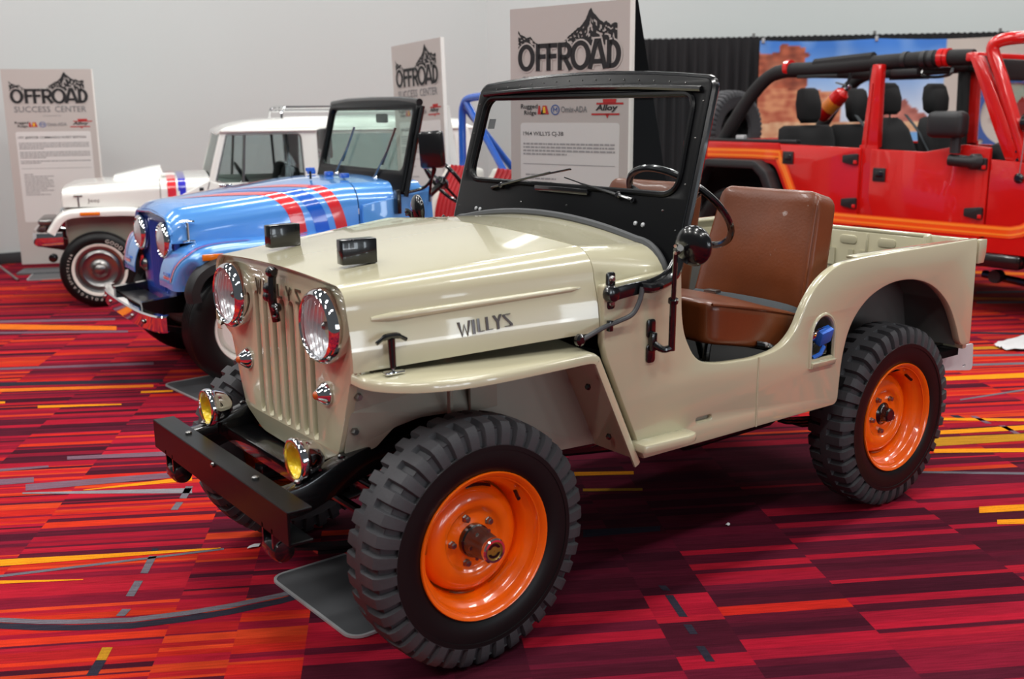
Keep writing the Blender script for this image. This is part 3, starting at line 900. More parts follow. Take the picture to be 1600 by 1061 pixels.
def make_backdrop():
    """printed cloth: a desert photograph with a plain right end that carries a cog emblem"""
    S0, S1, Z0, Z1 = 1.52, 6.3, 0.12, 2.40
    SB = 3.71
    NX, NZ = 230, 110
    V, C = [], []
    for j in range(NZ + 1):
        z = Z0 + (Z1 - Z0) * j / NZ
        for i in range(NX + 1):
            s = S0 + (S1 - S0) * i / NX
            sag = -0.02 * abs(sin((s - S0) / 1.43 * pi)) * (j / NZ) ** 3
            fold = 0.012 * sin((s * 2 + z * 3.5) * 2.2) * sin(s * 1.7)
            V.append(dpt(s, 0.09 + fold, z + sag))
            a = (s - S0) / (SB - S0)
            n = noise.noise(Vector((s * 3.4, z * 3.4, 0.5)))
            n2 = noise.noise(Vector((s * 11, z * 15, 2.5)))
            n3 = noise.noise(Vector((s * 2.0, z * 26, 4.5)))
            if s > SB:
                c = (186, 180, 172)
            else:
                sky = lerp3((196, 214, 232), (66, 124, 206), max(0, min(1, (z - 1.55) / 0.8)))
                sky = lerp3(sky, (232, 236, 242), max(0, n) * 0.5)
                c = sky
                mesa = 2.36 - max(0, a - 0.18) * 0.2 + 0.03 * n2
                rock = lerp3((176, 96, 70), (120, 62, 48), max(0, min(1, 0.5 + n2 + 0.6 * n3)))
                rock = lerp3(rock, (222, 160, 124), max(0, min(1, n * 1.4)))
                if a < 0.27 + 0.03 * n2 and z < mesa - 0.10 + 0.09 * (1 if 0.11 < a < 0.25 else 0) and z > 1.78:
                    c = rock
                if a < 0.47 + 0.05 * n and z < 1.84 - 0.12 * a:
                    c = lerp3((206, 146, 108), (168, 92, 70), max(0, min(1, 0.4 + n2 + n3 * 0.6)))
                bt = 1.66 - abs(a - 0.80) * 1.5 + 0.05 * n2
                if 0.6 < a < 1.0 and 1.40 < z < bt:
                    c = lerp3((196, 130, 116), (150, 92, 84), max(0, min(1, 0.5 + n2)))
                if z < 1.42 + 0.03 * n:
                    c = lerp3((216, 186, 150), (190, 140, 106), max(0, min(1, 0.5 + n2)))
                if a > 0.6 and z < 1.30:
                    c = (112, 164, 214)
            C.append(lin(c))
    F = [(j * (NX + 1) + i, j * (NX + 1) + i + 1, (j + 1) * (NX + 1) + i + 1, (j + 1) * (NX + 1) + i) for j in range(NZ) for i in range(NX)]
    me = bpy.data.meshes.new('printed_backdrop')
    me.from_pydata(V, [], F)
    ca = me.color_attributes.new('print', 'FLOAT_COLOR', 'POINT')
    arr = np.ones((len(V), 4), dtype=np.float32)
    arr[:, :3] = C
    ca.data.foreach_set('color', arr.ravel())
    for p in me.polygons:
        p.use_smooth = True
    me.materials.append(attr_mat('backdrop_print', 0.75))
    rt = root('printed_backdrop', 'wide cloth backdrop printed with red desert rocks under blue sky', 'banner')
    cl = link(bpy.data.objects.new('printed_cloth', me), rt)
    # cog emblem on the plain end
    gs, gz, gr = 4.53, 1.48, 0.44
    mb = MB()
    pts = []
    nt_ = 26
    for k in range(nt_):
        for q, rr in ((0.0, 1.0), (0.25, 1.0), (0.25, 1.12), (0.75, 1.12), (0.75, 1.0)):
            w = 2 * pi * (k + q) / nt_
            pts.append((gs + gr * rr * cos(w), gz + gr * rr * sin(w)))
    inner = circle2(gs, gz, gr * 0.85, 60)
    me2 = curve_mesh([pts, inner], 0.002)
    mb.add([dpt(v.co.x, 0.118, v.co.y) for v in me2.vertices], [tuple(p.vertices) for p in me2.polygons])
    mb.build('cog_emblem', INK_B, rt, smooth=180)
    mb = MB()
    mb.add([dpt(gs + gr * a, 0.117, gz + gr * b) for a, b in ((-0.6, -0.1), (-0.3, 0.35), (-0.1, 0.1), (0.2, 0.5), (0.6, -0.1))], [(0, 1, 2, 3, 4)])
    mb.build('emblem_peaks', INK_R, rt)
    mb = MB()
    for s in (1.56, 2.9, 4.35):
        mb.box(dpt(s, 0.10, 2.40), (0.03, 0.03, 0.06), bevel=0.004)
    mb.build('hanging_clip', PLATE_E, rt)
    return rt
make_backdrop()

# ---------------------------------------------------------------- small things on the carpet
def floor_plate(name, label, cx, cy, sx, sy, rz):
    rt = root(name, label, 'floor plate', (cx, cy, 0), rz)
    MB().prism(rrect(-sx / 2, -sy / 2, sx / 2, sy / 2, 0.05), lambda a, b, h: (a, b, h + 0.002), 0.006).build('sheet', PLATE, rt)
    me = curve_mesh([rrect(-sx / 2 - 0.006, -sy / 2 - 0.006, sx / 2 + 0.006, sy / 2 + 0.006, 0.055), rrect(-sx / 2 + 0.004, -sy / 2 + 0.004, sx / 2 - 0.004, sy / 2 - 0.004, 0.046)], 0.008)
    MB().add([(v.co.x, v.co.y, v.co.z + 0.0065) for v in me.vertices], [tuple(p.vertices) for p in me.polygons]).build('rim', PLATE_E, rt)
    return rt
floor_plate('drip_plate', 'grey metal drip plate on carpet beside the near orange wheel', -0.03, 0.03, 0.58, 0.56, radians(2))
floor_plate('drip_plate', 'dark drip plate on carpet under the blue car front wheel', -0.62, -2.86, 0.56, 0.50, radians(4))
floor_plate('floor_mat', 'dark square mat on carpet in front of the far left sign', -1.15, -8.0, 0.95, 0.62, radians(-20))

def scrap(label, x, y, s, seed):
    r = random.Random(seed)
    n = 9
    pts = [(x + s * r.uniform(0.6, 1.2) * cos(2 * pi * k / n), y + 0.6 * s * r.uniform(0.6, 1.2) * sin(2 * pi * k / n), 0.004 + r.uniform(0, 0.006)) for k in range(n)]
    mb = MB().add(pts + [(x, y, 0.015)], [(k, (k + 1) % n, n) for k in range(n)])
    return tag(mb.build('paper_scrap', GREY_W), label, 'scrap')
scrap('tiny white paper scrap on carpet in front of the rear orange wheel', -1.338, 0.424, 0.012, 1)
scrap('small white torn scrap on carpet under the front bumper end', 0.205, -0.53, 0.025, 2)

def make_sheet():
    mb = MB()
    n, m = 14, 10
    ux, uy = Vector((-0.62, 0.02, 0)), Vector((-0.30, -0.52, 0))
    rings = []
    for j in range(m + 1):
        row = []
        for i in range(n + 1):
            a, b = i / n, j / m
            p = Vector((-5.02, -0.42, 0)) + ux * a * 1.1 + uy * (b - 0.1) * (0.25 + a * 0.8) + Vector((0, 0.34, 0)) * a
            row.append((p.x, p.y, 0.012 + 0.03 * abs(noise.noise(Vector((a * 6, b * 6, 1)))) + 0.02 * a))
        rings.append(row)
    mb.loft(rings)
    return tag(mb.build('crumpled_sheet', GREY_W, smooth=180), 'crumpled pale grey plastic sheet lying on carpet near red car', 'sheet')
make_sheet()
def make_leg():
    rt = root('metal_stand', 'thin grey metal stand leg on carpet at the left edge', 'stand', (-0.53, -7.9, 0))
    MB().tube([(0.0, 0, 0.012), (0.06, -0.55, 0.10), (0.14, -0.95, 0.16)], 0.012).build('leg', CHROME_D, rt)
    MB().tube([(0.14, -0.95, 0.0), (0.14, -0.95, 1.0)], 0.014).build('post', CHROME_D, rt)
    MB().lathe([(0.03, 0), (0.03, 0.012)], (0.14, -0.95, 0), 'z', 12).build('foot', PLASTIC, rt)
make_leg()

# ================================================================ wheels
def tyre_mesh(R, Rs, rim, wd, lugs, depth, wall_out=None):
    """bar-tread tyre, axis y, outer face +y. R tread radius, Rs radius where the lugs end on the shoulder, rim inner radius, wd width"""
    h = wd / 2
    # profile across (w, radius, kind) from inner bead over the tread to the outer bead; kind: -1 inner lugs, 1 outer lugs, 0 plain
    prof = [(-h * 0.62, rim, 0), (-h * 0.86, rim + 0.012, 0), (-h * 0.99, (rim + Rs) / 2, 0), (-h * 1.0, Rs - 0.012, 0), (-h * 1.03, Rs, 0),
            (-h * 1.03, Rs + 0.004, -1), (-h * 1.0, Rs + (R - Rs) * 0.45, -1), (-h * 0.93, R - 0.016, -1), (-h * 0.80, R - 0.004, -1), (-h * 0.5, R, -1), (-h * 0.20, R + 0.001, -1), (-h * 0.16, R + 0.001, 0),
            (0, R + 0.002, 0)]
    prof = prof + [(-a, b, -k) for a, b, k in prof[:-1][::-1]]
    A = []
    for i in range(lugs):
        for q in (0.0, 0.10, 0.36, 0.46, 0.5, 0.60, 0.86, 0.96):
            A.append((2 * pi * (i + q) / lugs, q))
    vs, fs = [], []
    n = len(A)
    for (w, r, k) in prof:
        for th, q in A:
            rr = r
            g = False
            if k == 1 and q in (0.10, 0.36):
                g = True
            if k == -1 and q in (0.60, 0.86):
                g = True
            if g:
                rr = r - depth
            yy = w
            if g and abs(w) > h * 0.9:
                yy = w - math.copysign(depth * 0.8, w)
                rr = r - depth * 0.55
            vs.append((rr * sin(th), yy, rr * cos(th)))
    m = len(prof)
    for i in range(m - 1):
        for k in range(n):
            l = (k + 1) % n
            fs.append((i * n + k, i * n + l, i * n + n + l, i * n + n + k))
    return MB().add(vs, fs), m, n

def make_willys_wheel(parent, R=0.37, first='front'):
    """tyre part with wall, rim, hub pieces as sub-parts; built at the origin with outer side +y"""
    mb, m, n = tyre_mesh(R, 0.303, 0.212, 0.178, 38, 0.017)
    t = mb.build('tyre', RUBBER, parent, smooth=28)
    side_mb = MB()
    for s in (1,):
        side_mb.lathe([(0.214, s * 0.070), (0.224, s * 0.080), (0.245, s * 0.0885), (0.268, s * 0.0912), (0.288, s * 0.0905), (0.2885, s * 0.0925), (0.294, s * 0.0925), (0.3015, s * 0.0925), (0.303, s * 0.089)], (0, 0, 0), 'y', 96, caps=False)
    side_mb.build('sidewall', RUBBER_D, t)
    rim = MB()
    rim.lathe([(0.200, 0.070), (0.216, 0.073), (0.2215, 0.078), (0.2225, 0.083), (0.220, 0.0865), (0.215, 0.085), (0.209, 0.078), (0.203, 0.070), (0.199, 0.052), (0.195, 0.046), (0.186, 0.040), (0.178, 0.026), (0.172, -0.004), (0.170, -0.03), (0.150, -0.05)], (0, 0, 0), 'y', 64, caps=False)
    rim.build('rim', ORANGE, t, smooth=50)
    disc = MB()
    disc.lathe([(0.166, -0.022), (0.163, -0.006), (0.156, 0.008), (0.143, 0.019), (0.125, 0.026), (0.107, 0.026), (0.097, 0.019), (0.092, 0.011), (0.086, 0.009), (0.060, 0.010), (0.052, 0.014), (0.046, 0.014), (0.046, 0.0)], (0, 0, 0), 'y', 64, caps=False)
    disc.build('wheel_disc', ORANGE, t, smooth=60)
    MB().lathe([(0.168, -0.034), (0.02, -0.034)], (0, 0, 0), 'y', 40, caps=False).build('brake_drum', BLACK_MATT, t)
    for k in range(5):
        w = radians(18 + 72 * k)
        c = (0.072 * sin(w), 0.008, 0.072 * cos(w))
        MB().lathe([(0.0125, 0), (0.0125, 0.004), (0.010, 0.006), (0.010, 0.016), (0.007, 0.018)], c, 'y', 6).build('lug_nut', CHROME_D, t)
    for a0 in (-160, -25, 60, 150):
        MB().loft([[(r_ * sin(radians(a0 + q * 4)), h_, r_ * cos(radians(a0 + q * 4))) for q in range(9)] for r_, h_ in ((0.168, 0.006), (0.160, 0.012))]).build('vent_slot', BLACK, t)
    w = radians(-48)
    MB().tube([(0.186 * sin(w), 0.036, 0.186 * cos(w)), (0.172 * sin(w), 0.062, 0.172 * cos(w)), (0.168 * sin(w), 0.072, 0.168 * cos(w))], 0.006, 8).build('valve_stem', BLACK, t)
    if first == 'front':
        MB().lathe([(0.047, 0.0), (0.050, 0.008), (0.050, 0.030), (0.043, 0.036)], (0, 0, 0), 'y', 28).build('hub_flange', BLACK, t)
        # fluted free-wheel hub
        rg = []
        for r, h in ((0.046, 0.034), (0.046, 0.040), (0.044, 0.052), (0.041, 0.066), (0.0375, 0.100), (0.0365, 0.108)):
            rg.append([((r * (1 - 0.07 * (1 if k % 8 in (0, 1) else 0)) if 0.04 < h < 0.105 else r) * sin(2 * pi * k / 48), h, (r * (1 - 0.07 * (1 if k % 8 in (0, 1) else 0)) if 0.04 < h < 0.105 else r) * cos(2 * pi * k / 48)) for k in range(48)])
        MB().loft(rg, closed=True, capa=True, capb=True).build('locking_hub', STEEL, t)
        MB().lathe([(0.0365, 0.106), (0.0375, 0.110), (0.0375, 0.120), (0.034, 0.124), (0.028, 0.124), (0.027, 0.118)], (0, 0, 0), 'y', 36).build('hub_bezel', CHROME, t)
        MB().lathe([(0.027, 0.1185), (0.001, 0.1195)], (0, 0, 0), 'y', 28, caps=False).build('hub_dial', M('gold_dial', (176, 138, 58), 0.3, 0.6), t)
        d = MB()
        for s in (1, -1):
            pts = [(0.022 * cos(radians(a)), 0.022 * sin(radians(a)) * s) for a in range(20, 165, 12)]
            pts += [(0.012 * cos(radians(a)), 0.004 * s + 0.010 * sin(radians(a)) * s) for a in range(160, 15, -20)]
            d.add([(p[0], 0.1202, p[1]) for p in pts], [tuple(range(len(pts)))])
        d.build('dial_mark', BLACK, t)
        for k in range(6):
            w = radians(60 * k + 30)
            MB().lathe([(0.006, 0), (0.006, 0.004)], (0.0425 * sin(w), 0.062, 0.0425 * cos(w)), 'y', 8).build('hub_screw', CHROME_D, t)
    else:
        MB().lathe([(0.047, 0.0), (0.046, 0.012), (0.034, 0.020), (0.030, 0.026), (0.029, 0.046), (0.024, 0.052), (0.012, 0.054)], (0, 0, 0), 'y', 24).build('hub_cap', BLACK, t)
    return t

def place_wheel(t, loc, flip=False, spin=0.0):
    t.location = loc
    t.rotation_euler = (0, spin, pi) if flip else (0, spin, 0)
    return t

def dup_part(o, parent):
    c = o.copy()
    COL.objects.link(c)
    c.parent = parent
    for ch in list(o.children):
        d = ch.copy()
        COL.objects.link(d)
        d.parent = c
    return c

# ================================================================ cream open 4x4
def willys():
    rt = root('utility_car', 'cream open vintage off-road car with orange wheels and folding windscreen', 'car')

    # ---- hood and cowl
    def hw(X):
        return 0.494 + (0.30 - max(X, -0.435)) * 0.178 / 0.735

    def sec(X, zb, r, z_side, crown, tuck=0.028, n=8):
        w = hw(X)
        wt = w - tuck
        pts = [(w - tuck * t ** 1.8, zb + (z_side - r - zb) * t) for t in (0, 0.2, 0.4, 0.55, 0.7, 0.85, 1.0)]
        for k in range(1, n + 1):
            a = pi / 2 * k / n
            pts.append((wt - r + r * cos(a), z_side - r + r * sin(a)))
        ye = wt - r
        for k in range(1, 6):
            y = ye * (1 - k / 6.0)
            pts.append((y, z_side + crown * (1 - (y / ye) ** 2)))
        pts.append((0, z_side + crown))
        full = pts + [(-a, b) for a, b in pts[:-1][::-1]]
        return [(X, a, b) for a, b in full]
    rings = []
    for i in range(13):
        t = i / 12
        X = 0.300 - t * 0.735
        rings.append(sec(X, 0.893 + 0.047 * t, 0.060 + 0.03 * t, 1.126 + 0.062 * t, 0.014 + 0.010 * t))
    front = [(0.294 - 0.0, p[1] * 0.992, p[2] - 0.006) for p in rings[0]]
    MB().loft([front] + rings).build('hood', CREAM, rt, smooth=40, solid=0.006)
    ringc = []
    for i in range(7):
        t = i / 6
        X = -0.439 - t * 0.329
        ringc.append(sec(X, 0.945, 0.09 + 0.05 * t, 1.188 - 0.022 * t, 0.024 + 0.026 * t, 0.03))
    MB().loft(ringc).build('cowl', CREAM, rt, smooth=40, solid=0.006)
    def side_y(X, z):
        t = (0.300 - X) / 0.735
        zb, zs = 0.893 + 0.047 * t, 1.126 + 0.062 * t - (0.060 + 0.03 * t)
        q = max(0.0, min(1.0, (z - zb) / (zs - zb)))
        return hw(X) - 0.028 * q ** 1.8
    # pressed bead along both hood sides
    for s in (1, -1):
        pts = []
        for k in range(13):
            t = k / 12
            X = 0.235 - t * 0.645
            z = 1.034 + 0.040 * t
            w = side_y(X, z)
            pts.append((X, s * (w - (0.004 if 0 < k < 12 else 0.008)), z))
        rr = [0.0105] + [0.013 - 0.0004 * q for q in range(11)] + [0.005]
        MB().tube(pts, rr, 8).build('hood_bead', CREAM, rt, smooth=70)
    # name on both hood sides: raised block capitals
    def willys_letters(mb, fn, h, w):
        """six slanted block capitals on a 0..1 by 0..1 field"""
        X0 = [0.0, 0.235, 0.34, 0.50, 0.645, 0.83]
        sh = lambda x, y: (x, y)
        stroke_poly([sh(0.0, 1), sh(0.055, 0), sh(0.105, 0.75), sh(0.155, 0), sh(0.205, 1)], w, mb, fn, h)
        stroke_poly([(0.275, 0), (0.275, 1)], w * 1.1, mb, fn, h)
        stroke_poly([(0.37, 1), (0.37, 0.09), (0.475, 0.09)], w, mb, fn, h)
        stroke_poly([(0.53, 1), (0.53, 0.09), (0.635, 0.09)], w, mb, fn, h)
        stroke_poly([(0.665, 1), (0.735, 0.5), (0.735, 0)], w, mb, fn, h)
        stroke_poly([(0.80, 1), (0.735, 0.5)], w, mb, fn, h)
        stroke_poly([(0.99, 0.91), (0.86, 0.91), (0.86, 0.80), (0.99, 0.20), (0.99, 0.09), (0.86, 0.09)], w, mb, fn, h)
    for s in (1, -1):
        mb = MB()

        def fnl(a, b, h, s=s):
            X = -0.002 - 0.158 * a if s > 0 else -0.160 + 0.158 * a
            z = 0.966 + 0.016 * (a if s > 0 else 1 - a) + 0.041 * b
            return (X, s * (side_y(X, z) + 0.002 + h), z)
        willys_letters(mb, fnl, 0.002, 0.048)
        mb.build('name_lettering', BRONZE, rt, smooth=20, solid=0.003)
    # blocks that carry the lowered windscreen
    for y, x, rz in ((0.255, 0.145, -4), (-0.255, 0.145, 4)):
        MB().box((x, y, 1.192), (0.112, 0.042, 0.074), Matrix.Rotation(radians(rz), 3, 'Z'), bevel=0.004).build('windscreen_block', BLACK, rt)

    # ---- grille
    yz = lambda x: (lambda a, b, h: (x + h, a, b))
    half = [(0, 0.552, 0), (0.205, 0.556, 0.03), (0.335, 0.612, 0.02), (0.372, 0.70, 0), (0.425, 0.845, 0.01), (0.492, 0.872, 0.01), (0.487, 0.99, 0.02), (0.462, 1.118, 0.055), (0.2, 1.134, 0), (0, 1.138, 0)]
    out = rpoly(half[:-1] + [half[-1]] + [(-a, b, c) for a, b, c in half[1:-1][::-1]])
    slots = []
    for k in range(-3, 4):
        y = k * 0.064
        slots.append(rrect(y - 0.0165, 0.622, y + 0.0165, 1.028, 0.0160, 4))
    lamp_y = 0.329
    plate('grille_panel', [out] + slots, yz(0.262), 0.030, CREAM, rt, bevel=0.004)
    # returns at the bars: rounded bar faces
    for k in range(-3, 3):
        y = (k + 0.5) * 0.064
        MB().tube([(0.263, y, 0.64), (0.263, y, 1.01)], 0.0158, 10).build('grille_bar', CREAM, rt)
    for k in range(-3, 4):
        y = k * 0.064
        MB().tube([(0.266, y, 0.634), (0.248, y, 0.614), (0.225, y, 0.602)], [0.0165, 0.0165, 0.014], 10).build('slot_foot', CREAM, rt)
    MB().box((0.20, 0, 0.83), (0.03, 0.60, 0.54), bevel=0.005).build('radiator', BLACK_MATT, rt)
    # embossed name on the grille: single letters
    for ch, y in (('W', -0.165), ('I', -0.115), ('L', -0.062), ('L', -0.008), ('Y', 0.060), ('S', 0.125)):
        mb = MB()
        f2 = lambda a, b, h, y=y: (0.2795 + h, y + (a - 0.5) * 0.038, 1.052 + (b - 0.5) * 0.042)
        g = {'W': [[(0, 1), (0.28, 0), (0.5, 0.7), (0.72, 0), (1, 1)]], 'I': [[(0.5, 0), (0.5, 1)]], 'L': [[(0.2, 1), (0.2, 0.05), (0.9, 0.05)]],
             'Y': [[(0, 1), (0.5, 0.45), (0.5, 0)], [(1, 1), (0.5, 0.45)]], 'S': [[(0.95, 0.95), (0.1, 0.95), (0.1, 0.85), (0.9, 0.15), (0.9, 0.05), (0.05, 0.05)]]}[ch]
        for st in g:
            stroke_poly(st, 0.17, mb, f2, 0.001)
        mb.build('grille_letter', M('letter_shade', (86, 76, 60), 0.4) if ch == 'W' else bpy.data.materials['letter_shade'], rt, solid=0.003)
    # headlamps
    for s in (1, -1):
        hb = MB().lathe([(0.104, 0.0), (0.109, 0.004), (0.1095, 0.030), (0.1075, 0.044), (0.101, 0.056), (0.0935, 0.061), (0.0895, 0.058), (0.0885, 0.050)], (0.272, s * lamp_y, 1.000), 'x', 48, caps=False).build('headlamp_bezel', CHROME, rt, smooth=60)
        MB().lathe([(0.0885, 0.048), (0.078, 0.028), (0.060, 0.010), (0.035, -0.001), (0.001, -0.005)], (0.272, s * lamp_y, 1.000), 'x', 40, caps=False).build('headlamp_reflector', BOWL, hb, smooth=80)
        MB().lathe([(0.012, -0.004), (0.012, 0.03), (0.004, 0.036)], (0.272, s * lamp_y, 1.000), 'x', 14).build('headlamp_bulb', CHROME_D, hb)
        MB().lathe([(0.0895, 0.050), (0.080, 0.061), (0.062, 0.070), (0.036, 0.077), (0.001, 0.080)], (0.272, s * lamp_y, 1.000), 'x', 40, caps=False).build('headlamp_lens', LENS_GLASS, hb, smooth=80)
        for q in range(-3, 4):
            w_ = 0.076 * math.sqrt(1 - (q / 4.2) ** 2)
            MB().tube(catmull([(0.272 + 0.062, s * lamp_y + q * 0.02, 1.0 - w_), (0.272 + 0.075 - abs(q) * 0.003, s * lamp_y + q * 0.02, 1.0), (0.272 + 0.062, s * lamp_y + q * 0.02, 1.0 + w_)], 4), 0.0012, 4).build('lens_flute', PLATE_E, hb)
        mk = MB().lathe([(0.034, 0), (0.037, 0.004), (0.035, 0.010), (0.030, 0.018), (0.022, 0.028), (0.015, 0.036), (0.013, 0.038)], (0.276, s * 0.283, 0.788), 'x', 28).build('marker_lamp', CHROME, rt, smooth=60)
        MB().lathe([(0.0135, 0.036), (0.011, 0.043), (0.006, 0.046), (0.001, 0.047)], (0.276, s * 0.283, 0.788), 'x', 20, caps=False).build('marker_lens', AMBERD, mk, smooth=80)
    # centre latch with its knobs
    mb = MB().tube([(0.305, 0.02, 0.965), (0.315, 0.02, 1.03), (0.312, 0.02, 1.10), (0.302, 0.02, 1.128)], [0.013, 0.014, 0.013, 0.012], 10)
    mb.build('hood_clamp', BLACK, rt)
    for z, y, r in ((1.118, 0.02, 0.017), (1.065, 0.0, 0.019), (1.04, -0.004, 0.019), (1.012, 0.042, 0.015)):
        MB().lathe([(r * 0.6, -r), (r, -r * 0.5), (r, r * 0.5), (r * 0.6, r)], (0.312, y, z), 'y', 14).build('clamp_knob', BLACK, rt)
    MB().tube(catmull([(0.318, 0.03, 1.02), (0.322, 0.062, 1.012), (0.322, 0.07, 0.99), (0.318, 0.03, 0.982)], 5), 0.005, 8).build('clamp_ring', BLACK, rt)
    # side hood latches, T handle
    for s in (1, -1):
        L = MB().tube([(0.205, s * 0.545, 0.905), (0.205, s * 0.540, 0.985)], [0.009, 0.011], 10).build('hood_latch', BLACK, rt)
        MB().tube(catmull([(0.252, s * 0.541, 0.978), (0.228, s * 0.541, 0.991), (0.205, s * 0.540, 0.993), (0.182, s * 0.541, 0.991), (0.158, s * 0.541, 0.978)], 4), [0.006] * 4 + [0.009] * 9 + [0.006] * 4, 8).build('latch_handle', BLACK, L)
        MB().box((0.205, s * 0.548, 0.893), (0.06, 0.026, 0.010), bevel=0.004).build('latch_base', CHROME, L)
        MB().tube([(0.205, s * 0.545, 0.894), (0.205, s * 0.545, 0.925)], 0.005, 8).build('latch_rod', CHROME_D, L)

    # ---- fenders
    for s in (1, -1):
        O = [(0.296, 0.470, 0.889), (0.286, 0.525, 0.883), (0.252, 0.585, 0.881), (0.185, 0.640, 0.880), (0.09, 0.678, 0.880), (-0.02, 0.692, 0.880), (-0.15, 0.695, 0.881), (-0.30, 0.695, 0.883), (-0.385, 0.695, 0.883), (-0.418, 0.695, 0.872), (-0.438, 0.695, 0.840), (-0.52, 0.695, 0.668), (-0.60, 0.695, 0.500)]
        rg = []
        for i, (x, y, z) in enumerate(O):
            if i <= 8:
                n = Vector((0, 0, -1))
                yin = 0.41 if 0 < i < 7 else (0.46 if i else y - 0.03)
                zin = z + 0.012 + 0.030 * max(0, -x + 0.1) if i > 1 else z
                xi = min(x, 0.27)
            else:
                n = Vector((0.9, 0, -0.43)) if i > 9 else Vector((0.5, 0, -0.86))
                yin, zin, xi = 0.46, z, x
            if i == 8:
                n = Vector((0.2, 0, -0.98))
            if i == 9:
                zin = z + 0.006
            outw = Vector((1, 0.25, 0)).normalized() if i == 0 else (Vector((0.8, 0.6, 0)) if i == 1 else (Vector((0.5, 0.85, 0)) if i < 4 else Vector((0, 1, 0))))
            p = Vector((x, y, z))
            q = [Vector((xi, yin, zin)), p - outw * 0.045 + Vector((0, 0, 0.004)) * (1 if i < 9 else 0), p - outw * 0.014, p - outw * 0.004 + n * 0.004, p + n * 0.014, p + n * 0.030, p + n * 0.030 - outw * 0.008]
            rg.append([(v.x, v.y * s, v.z) for v in q])
        # denser along the path
        dense = []
        for k in range(len(rg[0])):
            dense.append(catmull([r[k] for r in rg], 4))
        rows = [[tuple(dense[k][i]) for k in range(len(rg[0]))] for i in range(len(dense[0]))]
        MB().loft(rows).build('fender', CREAM, rt, smooth=50)
        # inner wheel-house sheet
        ol = rpoly([(0.262, 0.892, 0), (0.262, 0.75, 0), (0.262, 0.607, 0.01), (0.18, 0.628, 0.01), (0.135, 0.688, 0.01), (0.06, 0.712, 0.02), (-0.08, 0.715, 0.02), (-0.20, 0.62, 0.02), (-0.26, 0.515, 0), (-0.60, 0.505, 0), (-0.44, 0.86, 0), (-0.42, 0.905, 0)])
        plate('inner_fender', [ol], lambda a, b, h, s=s: (a, s * (min(0.472, 0.345 + 0.28 * (b - 0.61) + (0.16 * max(0, 0.26 - a)) ** 0.8) + h), b), 0.008, CREAM_SHADED, rt)
        for x, z, yb_ in ((0.245, 0.80, 0.408), (0.245, 0.69, 0.378)):
            bolt((x, s * yb_, z), 0.012, (Vector((1, 0, 0)), Vector((0, 0, 1)), Vector((0, s, 0))), 0.016).build('panel_bolt', CHROME_D, rt)
        MB().box((-0.02, s * 0.482, 0.80), (0.012, 0.02, 0.17), bevel=0.004).build('inner_rib', CREAM_SHADED, rt)
        MB().box((-0.14, s * 0.480, 0.80), (0.10, 0.014, 0.18), bevel=0.004).build('inner_rib', CREAM_SHADED, rt)
        for x, z in ((-0.47, 0.75), (-0.56, 0.57)):
            bolt((x + 0.012, s * 0.60, z), 0.011, 'x', 0.01).build('skirt_bolt', BLACK, rt)
        # entry step
        ol = rpoly([(-0.575, 0.66, 0), (-0.575, 0.735, 0.012), (-0.775, 0.748, 0.02), (-0.812, 0.735, 0.02), (-0.812, 0.66, 0)])
        plate('entry_step', [ol], lambda a, b, h, s=s: (a, s * b, 0.552 + h), 0.030, CREAM, rt, bevel=0.008)

    # ---- tub sides
    ol = rpoly([(-0.444, 1.08, 0.01), (-0.772, 1.100, 0.01), (-0.780, 0.955, 0.02), (-0.792, 0.885, 0.05), (-0.850, 0.785, 0.08), (-0.965, 0.760, 0.06), (-1.150, 0.750, 0.05), (-1.285, 0.765, 0.06), (-1.365, 0.822, 0.06), (-1.405, 0.905, 0.06),
                (-1.478, 0.985, 0.08), (-1.585, 1.036, 0.08), (-1.75, 1.046, 0.05), (-2.535, 1.052, 0.006), (-2.545, 0.600, 0.02), (-2.470, 0.600, 0.05), (-2.425, 0.690, 0.06), (-2.355, 0.795, 0.08), (-2.235, 0.885, 0.09), (-2.085, 0.930, 0.09), (-1.920, 0.932, 0.09),
                (-1.775, 0.886, 0.08), (-1.680, 0.800, 0.08), (-1.642, 0.680, 0.06), (-1.630, 0.500, 0.03), (-0.625, 0.500, 0), (-0.53, 0.70, 0), (-0.462, 0.85, 0), (-0.447, 0.90, 0)], 5)
    fx0, fx1, fz0, fz1 = -1.580, -1.455, 0.668, 0.850
    fuel = [(fx0, fz0 + 0.03), (fx1, fz0 + 0.03)] + [((fx0 + fx1) / 2 + (fx1 - fx0) / 2 * cos(radians(a)), fz1 - 0.075 + 0.075 * sin(radians(a))) for a in range(0, 181, 15)]
    slot = rrect(-0.935, 0.574, -0.860, 0.590, 0.0075)
    plate('body_side', [ol, fuel, slot], side(0.665), 0.034, CREAM, rt, bevel=0.007)
    plate('body_side', [ol], side(-0.665), 0.034, CREAM, rt, bevel=0.007)
    MB().box((-0.8975, 0.658, 0.582), (0.08, 0.012, 0.022), bevel=0.002).build('slot_back', CREAM_SHADED, rt)
    MB().tube([(-1.163, 0.6825, 0.752), (-1.163, 0.6825, 0.503)], 0.004, 8).build('weld_seam', CREAM, rt)
    # fuel filler recess
    cav = [[(x, 0.665 - d, z) for x, z in fuel] for d in (-0.012, 0.09)]
    MB().loft(cav, closed=True, capb=True).build('filler_recess', CREAM_SHADED, rt)
    arch = [(fx1 + 0.008, fz0 - 0.002)] + [((fx0 + fx1) / 2 + ((fx1 - fx0) / 2 + 0.008) * cos(radians(a)), fz1 - 0.075 + 0.083 * sin(radians(a))) for a in range(0, 181, 12)] + [(fx0 - 0.008, fz0 - 0.002)]
    MB().tube([(x, 0.681, z) for x, z in arch], 0.0075, 8).build('recess_rim', CREAM, rt)
